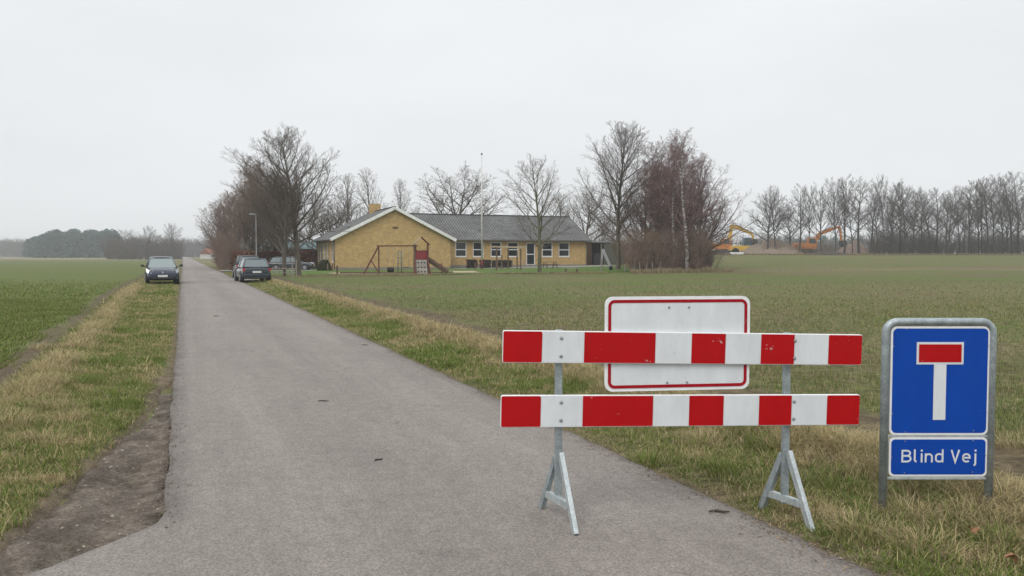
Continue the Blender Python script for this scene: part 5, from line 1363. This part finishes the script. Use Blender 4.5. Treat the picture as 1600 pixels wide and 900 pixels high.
for s_ in (-1, 1):
    q = MB(); q.bar((s_*.5, -.6, 1.25), (s_*.62+.1, -1.15, 0), .08, .12); q.build('side_rail', M['wood_red'], tw_)
q = MB(); q.bar((a_, -.1, 1.28), (2.15, -.35, .22), .42, .05, up=(0, 1, 0)); 
sl_ = q.build('slide', M['wood_brown'], tw_)
for s_ in (-1, 1):
    q = MB(); q.bar((a_, -.1+s_*.23, 1.36), (2.15, -.35+s_*.23, .30), .04, .18, up=(0, 1, 0)); q.build('slide_rail', M['wood_brown'], sl_)
q = MB(); q.bar((0, 0, 0), (0, 0, .95), .09); tag(q.build('wooden_post', M['wood_red'], loc=at(690, 65)), 'short red brown post beyond the end of the slide', 'post')
# pieces of the lawn
fp = at(753, 87); Hf = hz(241, 87)-fp.z
fl = empty('flagpole', fp, 0, 'tall white flagpole with dark knob in front of the school wing', 'flagpole')
q = MB(); q.tube([(0, 0, 0), (0, 0, 1.0)], .085, 12); q.build('base', M['wood_redpaint'], fl)
q = MB(); q.tube([(0, 0, 1.0), (0, 0, Hf*.55), (0, 0, Hf-.15)], [.09, .08, .06], 12); q.build('pole', M['flag'], fl)
q = MB(); q.tube([(0, 0, Hf-.18), (0, 0, Hf-.1), (0, 0, Hf), (0, 0, Hf+.06)], [.03, .10, .10, .03], 10); q.build('knob', M['bark_dark'], fl)
pg = empty('timber_pergola', at(776, 82), YAW, 'weathered timber climbing frame with top beams on the lawn', 'climbing frame')
def lxp(px, Y): p = at(px, Y)-pg.location; return Matrix.Rotation(-YAW, 3, 'Z') @ p
for px, Y, h_ in ((776, 80, 2.35), (813.5, 81, 2.2), (794, 85, 2.3), (808, 85, 2.0), (784, 84, 1.6)):
    l = lxp(px, Y); q = MB(); q.bar((l.x, l.y, 0), (l.x, l.y, h_), .12); q.build('post', M['wood_brown'], pg)
a, b = lxp(767, 80), lxp(823, 81.5)
q = MB(); q.bar((a.x, a.y, 2.38), (b.x, b.y, 2.3), .1, .12); q.build('beam', M['wood_pale'], pg)
a, b = lxp(770, 84), lxp(822, 85)
q = MB(); q.bar((a.x, a.y, 2.45), (b.x, b.y, 2.4), .1, .12); q.build('beam', M['wood_pale'], pg)
for k, (px, py, lab) in enumerate(((768, 424, 'thin grey stake left of the timber frame'), (799, 423, 'leaning grey stake in front of the timber frame'), (819, 422, 'thin grey stake right of the timber frame'), (743, 418, 'short dark bollard left of the flagpole foot'), (939, 430, 'thin grey stake left of the metal slide chute'))):
    Y = 68+k*.8 if k != 3 else 84; p = at(px, Y); q = MB(); q.bar((0, 0, -.1), (.12 if k == 1 else 0, 0, 1.25 if k != 3 else .75), .07 if k != 3 else .16)
    tag(q.build('wooden_stake', M['wood_grey'] if k != 3 else M['wood_brown'], loc=p), lab, 'stake')
def bench(px, Y, label, L=1.25):
    r = empty('lawn_bench', at(px, Y), YAW*.3, label, 'bench')
    q = MB(); q.box((0, 0, .46), (L, .34, .06)); q.build('seat', M['wood_grey'], r)
    for s_ in (-1, 1): q = MB(); q.box((s_*(L/2-.12), 0, .215), (.12, .3, .43)); q.build('leg', M['wood_brown'], r)
bench(893, 69, 'low backless wooden bench on the lawn right of the bare tree')
pt = empty('picnic_table', at(859, 88), YAW, 'brown wooden picnic table in front of the school wing', 'picnic table')
q = MB()
for i in range(5): q.box((0, -.3+i*.15, .74), (1.7, .13, .04))
q.build('table_top', M['wood_brown'], pt)
for s_ in (-1, 1):
    q = MB(); q.box((0, s_*.68, .45), (1.7, .26, .04)); q.build('seat', M['wood_brown'], pt)
    q = MB(); q.bar((s_*.6, -.3, .72), (s_*.6, -.62, 0), .06, .1); q.bar((s_*.6+.061, .3, .72), (s_*.6+.061, .62, 0), .06, .1); q.bar((s_*.6, -.7, .40), (s_*.6, .7, .40), .05, .08); q.build('leg', M['wood_brown'], pt)
# open shed and grey wall
sh = empty('open_shed', at(928, 103), YAW, 'low flat roofed open shed right of the school', 'shed')
q = MB(); q.box((1.9, 1.6, 3.0), (5.0, 4.2, .18)); q.build('roof', M['lamppole'], sh)
q = MB(); q.box((1.9, 3.4, 1.45), (4.4, .1, 2.9)); q.build('back_wall', M['bark_dark'], sh)
q = MB(); q.box((-.35, 1.7, 1.45), (.1, 3.3, 2.9)); q.build('side_wall', M['wood_brown'], sh)
for x0 in (.9, 4.2): q = MB(); q.bar((x0, -.3, 0), (x0, -.3, 2.9), .13); q.build('post', M['wood_grey'], sh)
q = MB(); q.box((.2, -.1, .75), (.7, .7, 1.5)); o = q.build('waste_bin', M['plastic'], loc=at(930, 100), bevel=.04); tag(o, 'dark waste container beside the open shed', 'bin')
gw = MB(); gw.box((0, 0, 1.35), (6.6, .15, 2.7)); o = gw.build('garden_wall', mat('grey green boards', (.085, .085, .065), .9, n1=.2, s1=2, stretch=(6, 6, .4)), loc=at(978, 104), rz=YAW); tag(o, 'grey green board wall between the shed and the thicket', 'wall')
ss = empty('garden_slide', at(947, 78), .15, 'pale leaning metal slide chute beside the open shed', 'slide')
q = MB(); q.bar((-.35, 0, 2.1), (.45, 0, .35), .28, .06, up=(0, 1, 0)); q.build('chute', M['lampgrey'], ss)
q = MB(); q.tube([(.32, 0, .28), (.62, 0, .28)], .2, 12); q.build('wheel', M['black'], ss)
for s_ in (-.2, .2): q = MB(); q.tube([(-.35, s_, 2.1), (-.5, s_, 0)], .03, 6); q.build('leg', M['lampgrey'], ss)
tb_ = empty('garden_chair', at(983, 74), .1, 'pale wooden garden chair left of the thicket', 'chair')
q = MB(); q.box((0, 0, .62), (.9, .5, .06)); q.build('seat', M['wood_pale'], tb_)
q = MB(); q.box((-.15, .25, .92), (.5, .05, .45)); q.build('backrest', M['wood_brown'], tb_)
for s_ in (-.4, .4):
    for t_ in (-.2, .2): q = MB(); q.bar((s_, t_, 0), (s_, t_, .6), .06); q.build('leg', M['wood_grey'], tb_)
for k, px in enumerate((991, 1000, 1010, 1020, 1031)):
    p = at(px, 72.5); q = MB(); q.bar((0, 0, -.1), (.05*(-1)**k, 0, .95), .07); tag(q.build('fence_post', M['wood_grey'], loc=p), 'grey wooden fence post, %s from the left at the foot of the thicket' % ('first', 'second', 'third', 'fourth', 'fifth')[k], 'post', 'fence posts at the thicket')
# low fence by the cars
fa, fb = at(421, 60), at(458, 58.5)
fe = empty('low_fence', fa, 0, 'low grey wire and picket fence right of the slate hatchback', 'fence')
d = fb-fa
for i in range(9):
    p = d*(i/8)+Vector((0, .9*i/8, 0)); q = MB(); q.bar((p.x, p.y, -.05), (p.x, p.y, .72 if i < 8 else 1.25), .05 if i < 8 else .07); q.build('post', M['wood_grey'], fe)
for z0 in (.3, .62): q = MB(); q.bar((0, 0, z0), (d.x, d.y+.9, z0), .03, .05); q.build('rail', M['wood_grey'], fe)
q = MB(); q.bar((0, 0, -.1), (.05, 0, 1.55), .06); tag(q.build('marker_post', M['wood_grey'], loc=at(456, 57)), 'thin pale marker post beside the leaning tree', 'post')
for k, (px, py, lab) in enumerate(((527, 65, 'short dark wooden post left of the sand pit'), (512, 79, 'short dark post beside the small clipped shrub'), (519.5, 79, 'second short dark post nearest the gable corner'))):
    q = MB(); q.bar((0, 0, -.1), (0, 0, .75), .13); tag(q.build('wooden_post', M['wood_brown'], loc=at(px, py)), lab, 'post')
q = MB(); q.bar((0, 0, .1), (9.5, 2.2, .1), .14, .16); tag(q.build('sandpit_beam', M['wood_brown'], loc=at(531, 68)), 'low dark timber edge along the near side of the sand', 'timber')
# street lamp
lp = empty('street_lamp', at(401, 60), 0, 'slim grey street lamp with flat head behind the parked cars', 'street lamp')
hh_ = hz(336, 60)
q = MB(); q.tube([(0, 0, 0), (0, 0, .9), (0, 0, .95), (0, 0, hh_)], [.06, .06, .036, .028], 10); q.build('pole', M['lamppole'], lp)
q = MB(); q.tube([(0, 0, hh_), (-.12, 0, hh_+.05)], .03, 8); q.box((-.28, 0, hh_+.06), (.40, .17, .07)); q.build('lamp_head', M['lampgrey'], lp, bevel=.02)
# small houses behind
def house(px, Y, w, d, ev, rd, roofm, wallm, label, rz, name='house'):
    r = empty(name, at(px, Y), rz, label, 'house')
    q = MB(); q.prism([(-w/2, 0), (w/2, 0), (w/2, ev), (-w/2, ev)], 0, d); wl_ = q.build('wall', wallm, r)
    q = MB(); q.prism([(-d/2-.3, ev-.1), (d/2+.3, ev-.1), (0, rd)], -w/2-.25, w/2+.25, M=Matrix.Translation((0, d/2, 0)) @ Matrix.Rotation(pi/2, 4, 'Z')); q.build('roof', roofm, r)
    for s_ in (-.3, .25):
        q = MB(); q.box((w*s_, -.02, ev*.55), (w*.14, .06, ev*.38)); q.build('window', M['glass'], r)
    return r
house(430, 118, 9, 7, 2.7, 3.9, M['tealroof'], mat('weathered pale wall', (.28, .27, .24), .9, n1=.3), 'low pale house with turquoise roof behind the beech hedge', YAW)
house(487, 112, 6, 6, 2.6, 3.6, M['tealroof'], mat('brown shed wall', (.12, .09, .07), .9, n1=.3), 'turquoise roofed shed between the tall tree and the school', YAW, 'garden_shed')
house(336, 320, 4, 6, 2.0, 4.2, mat('red roof', (.22, .075, .045), .9, n1=.2), mat('white gable', (.6, .6, .58), .8), 'small distant house with red roof beyond the roadside trees', 1.1)

# ------------------------------------------------------------------ excavation site
M['exor'] = mat('orange machine paint', (.56, .20, .03), .5, n1=.15, s1=2); M['exye'] = mat('yellow machine paint', (.62, .38, .045), .5, n1=.15, s1=2)
M['track'] = mat('dirty steel track', (.05, .045, .04), .8, n1=.3, s1=3); M['cabglass'] = mat('cab glass', (.05, .08, .09), .08)
def excavator(px, Y, sc, flip, bodyc, boomc, label, boom, z=None):
    p = at(px, Y); 
    if z is not None: p.z = z
    r = empty('excavator', p, 0, label, 'excavator'); r.scale = (sc*flip, sc, sc)
    for s_ in (-1, 1):
        q = MB(); q.prism([(-1.9, .45), (-1.6, .05), (1.6, .05), (1.9, .45), (1.6, .9), (-1.6, .9)], s_*1.1-.3, s_*1.1+.3); q.build('track', M['track'], r, bevel=.05)
    q = MB(); q.box((0, 0, .85), (2.2, 1.6, .4)); q.build('chassis', M['track'], r)
    q = MB(); q.prism([(-2.3, 1.1), (1.5, 1.1), (1.5, 1.55), (.2, 2.0), (-.3, 2.2), (-2.0, 2.25), (-2.35, 1.9)], -1.2, 1.2); q.build('body', bodyc, r, bevel=.06)
    q = MB(); q.prism([(-.1, 1.9), (1.45, 1.56), (1.5, 2.2), (1.2, 3.15), (-.1, 3.15)], -1.15, -.2); cb_ = q.build('cab', bodyc, r, bevel=.04)
    q = MB(); q.prism([(.02, 2.15), (1.35, 2.15), (1.1, 3.0), (.02, 3.0)], -1.17, -.18); q.build('cab_window', M['cabglass'], cb_)
    q = MB(); q.box((-2.3, 0, 1.7), (.5, 2.2, .8)); q.build('counterweight', bodyc, r, bevel=.08)
    (a, b, c, d_) = boom
    q = MB(); q.prism([(a[0]-.2, a[1]-.2), (a[0]+.3, a[1]-.1), (b[0]+.15, b[1]-.5), (b[0]+.35, b[1]-.1), (b[0]-.1, b[1]+.28), (b[0]-.35, b[1]+.05)], .1, .55); q.build('boom', boomc, r)
    q = MB(); v1 = Vector((c[0]-b[0], 0, c[1]-b[1])).normalized(); n1_ = Vector((-v1.z, 0, v1.x))
    B = Vector((b[0], 0, b[1])); C = Vector((c[0], 0, c[1]))
    pts_ = [B-n1_*.28, B+n1_*.28, (B+C)/2+n1_*.38, C+n1_*.2, C-n1_*.2, (B+C)/2-n1_*.22]
    q.prism([(v.x, v.z) for v in pts_], .12, .53); q.build('arm', boomc, r)
    Dv = Vector((d_[0], 0, d_[1])); q = MB(); q.bar(C+Vector((0, .33, 0)), Dv+Vector((0, .33, 0)), .32, .34, up=(0, 1, 0)); q.build('stick', boomc, r)
    q = MB(); q.tube([(a[0]+.5, .33, a[1]+.2), ((b[0]*.6+a[0]*.4)+.55, .33, b[1]*.6+a[1]*.4)], .09, 8); q.tube([(B.x, .33, B.z+.45), ((B.x+C.x)/2, .33, (B.z+C.z)/2+.5)], .08, 8); q.build('ram', M['chrome'], r)
    q = MB(); q.prism([(d_[0]-.15, d_[1]+.1), (d_[0]+.75, d_[1]), (d_[0]+.9, d_[1]-.7), (d_[0]+.3, d_[1]-1.1), (d_[0]-.2, d_[1]-.7)], -.3, .95); q.build('bucket', M['track'], r)
    return r
# machine left of the mounds: boom rises steeply, arm reaches right over the mound
excavator(1127, 172, 1.12, 1, M['exor'], M['exye'], 'orange excavator with raised yellow arm reaching over the left mound', ((1.3, 1.5), (2.05, 5.6), (6.0, 4.0), (6.1, 3.0)))
excavator(1260, 173, 1.16, 1, M['exor'], M['exor'], 'orange excavator standing among the trees behind the dark mound', ((.9, 1.8), (2.4, 3.9), (6.2, 5.3), (6.6, 2.6)))
wl = empty('wheel_loader', at(1166, 182), 0, 'blue cabbed machine behind the top of the left mound', 'loader')
q = MB(); q.prism([(-.9, 2.0), (1.1, 2.0), (.9, 3.9), (-.7, 3.9)], -.8, .8); c_ = q.build('cab', mat('blue machine cab', (.03, .09, .13), .5), wl, bevel=.05)
q = MB(); q.box((0.05, -.81, 3.1), (1.1, .05, 1.1)); q.build('cab_window', M['cabglass'], c_)
q = MB(); q.box((-1.6, 0, 1.5), (5, 1.8, 1.2)); q.build('body', M['exye'], wl, bevel=.08)
for sx__ in (-2.8, .9):
    for s_ in (-1, 1): q = MB(); q.tube([(sx__, s_*.8, .8), (sx__, s_*1.2, .8)], .8, 16); q.build('wheel', M['black'], wl)
def mound(px, Y, w, h, dep, m, label, skew=0, name='soil_mound', cat='mound'):
    p = at(px, Y); n = 34; vs = []; fs = []
    W_ = w/F*Y
    for i in range(n+1):
        for j in range(n+1):
            u = 2*i/n-1; v = 2*j/n-1; uu = u-skew*(1-u*u); r_ = sqrt(uu*uu+v*v)
            z = h*max(0, 1-r_**1.25); x = u*W_/2; y = v*dep/2
            z = z*(.85+.3*float(vn(x+px, y, .5, 5)))+.15*float(vn(x+px, y, 1.7, 6))*(1 if r_ < .98 else 0)-.05-(.3 if max(abs(u), abs(v)) > .99 else 0)
            vs.append((x, y, z))
    for i in range(n):
        for j in range(n): k = i*(n+1)+j; fs.append((k, k+n+1, k+n+2, k+1))
    mb = MB(); mb.add(vs, fs, None, True); o = mb.build(name, m, loc=p); tag(o, label, cat)
dirtm = ground_mat('dug soil', [(.19, .15, .115), (.15, .12, .09), (.23, .185, .14)], (.3, 1.6, 9), micro=.25)
darkm = ground_mat('dark dug soil', [(.06, .052, .045), (.08, .065, .05), (.045, .04, .036)], (.3, 1.6, 9), micro=.25)
mound(1204, 171, 106, 3.5, 14, dirtm, 'large grey brown soil mound under the yellow excavator arm')
mound(1222, 186, 60, 2.8, 10, mat('sandy soil', (.34, .27, .18), .95, n1=.2, s1=1), 'paler sandy mound right behind the large mound', name='sand_mound')
mound(1290, 164, 70, 1.0, 8, darkm, 'low dark soil heap in front of the right excavator')
mound(1335, 190, 70, 3.2, 10, mat('red brown soil', (.15, .105, .08), .95, n1=.25, s1=1), 'reddish soil bank behind the treeline trees')
mound(1142, 166, 56, .55, 5, darkm, 'flat dark rubble heap at the foot of the left excavator')
q = MB(); q.prism(rrect(2.6, .5, .2, 4, 0, .3), 0, .6); tag(q.build('pipe_bundle', M['fascia'], loc=at(1152, 162)), 'white wrapped bundle lying at the mound foot', 'bundle')

# stuff along the field edge
def rough_strip():
    X = []; Y = []; 
    n = 26000; u = rg.uniform(U_EDGE-1, 34, n); v = LAWN0-.5+rg.normal(0, 1.0, n)+1.2*np.sin(u*.3)+2.5*(vn(u, 0*u, .25, 93)-.5); x, y = xyuv(u, v); k = in_view(x, y) & (rg.random(n) < .05+.8*sm((vn(x, y, .35, 91)-.42)/.25)); x, y = x[k], y[k]
    n2 = 9000; u2 = rg.uniform(15, 40, n2); v2 = 66+rg.normal(0, .8, n2); 
    L = rg.uniform(.05, .2, len(x)); w = np.full(len(x), .03); co = np.where((rg.random(len(x)) < .72)[:, None], np.array((.33, .25, .145)), np.array((.12, .15, .045)))*(1+rg.normal(0, .2, len(x)))[:, None].clip(.5, 1.5)
    blades('rough_grass', x, y, terr(x, y)+.03, L, w, rg.uniform(.4, 1.2, len(x)), co, 'straw coloured rough grass between the field and the lawn', 2)
    n = 12000; px = rg.uniform(985, 1145, n); yy = 70.5+rg.normal(0, .9, n)+.02*(px-985)+2*(vn(px, 0*px, .03, 94)-.5); x = (px-800)/F*yy; co = np.where((rg.random(n) < .8)[:, None], np.array((.31, .24, .15)), np.array((.12, .14, .05)))*(1+rg.normal(0, .2, n))[:, None].clip(.5, 1.5)
    blades('rough_grass', x, yy, terr(x, yy)+.02, rg.uniform(.1, .5, n)*(.35+vn(px, 0*px, .08, 95)), np.full(n, .03), rg.uniform(.3, 1.1, n), co, 'tall pale dead grass along the foot of the thicket', 2)
    n = 9000; px = rg.uniform(1120, 1620, n); yy = 163+rg.uniform(-2, 3, n); x = (px-800)/F*yy; co = np.tile(np.array((.25, .20, .11)), (n, 1))*(1+rg.normal(0, .25, n))[:, None].clip(.4, 1.5)
    blades('rough_grass', x, yy, terr(x, yy), rg.uniform(.15, .5, n), np.full(n, .09), rg.uniform(.3, 1.1, n), co, 'pale rough grass along the foot of the far treeline', 2)
rough_strip()

# ------------------------------------------------------------------ haze
hzb = MB(); hzb.box((0, 1200, 10.5), (7000, 5000, 27)); hm = bpy.data.materials.new('haze'); hm.use_nodes = True
N = hm.node_tree.nodes; N.clear(); ho = N.new('ShaderNodeOutputMaterial'); hv = N.new('ShaderNodeVolumePrincipled')
hv.inputs['Color'].default_value = (.93, .96, 1, 1); hv.inputs['Density'].default_value = .0006; hv.inputs['Anisotropy'].default_value = .2
hm.node_tree.links.new(hv.outputs[0], ho.inputs['Volume']); hz_o = hzb.build('haze', hm); tag(hz_o, 'thin pale haze over the fields', 'haze', kind='stuff')
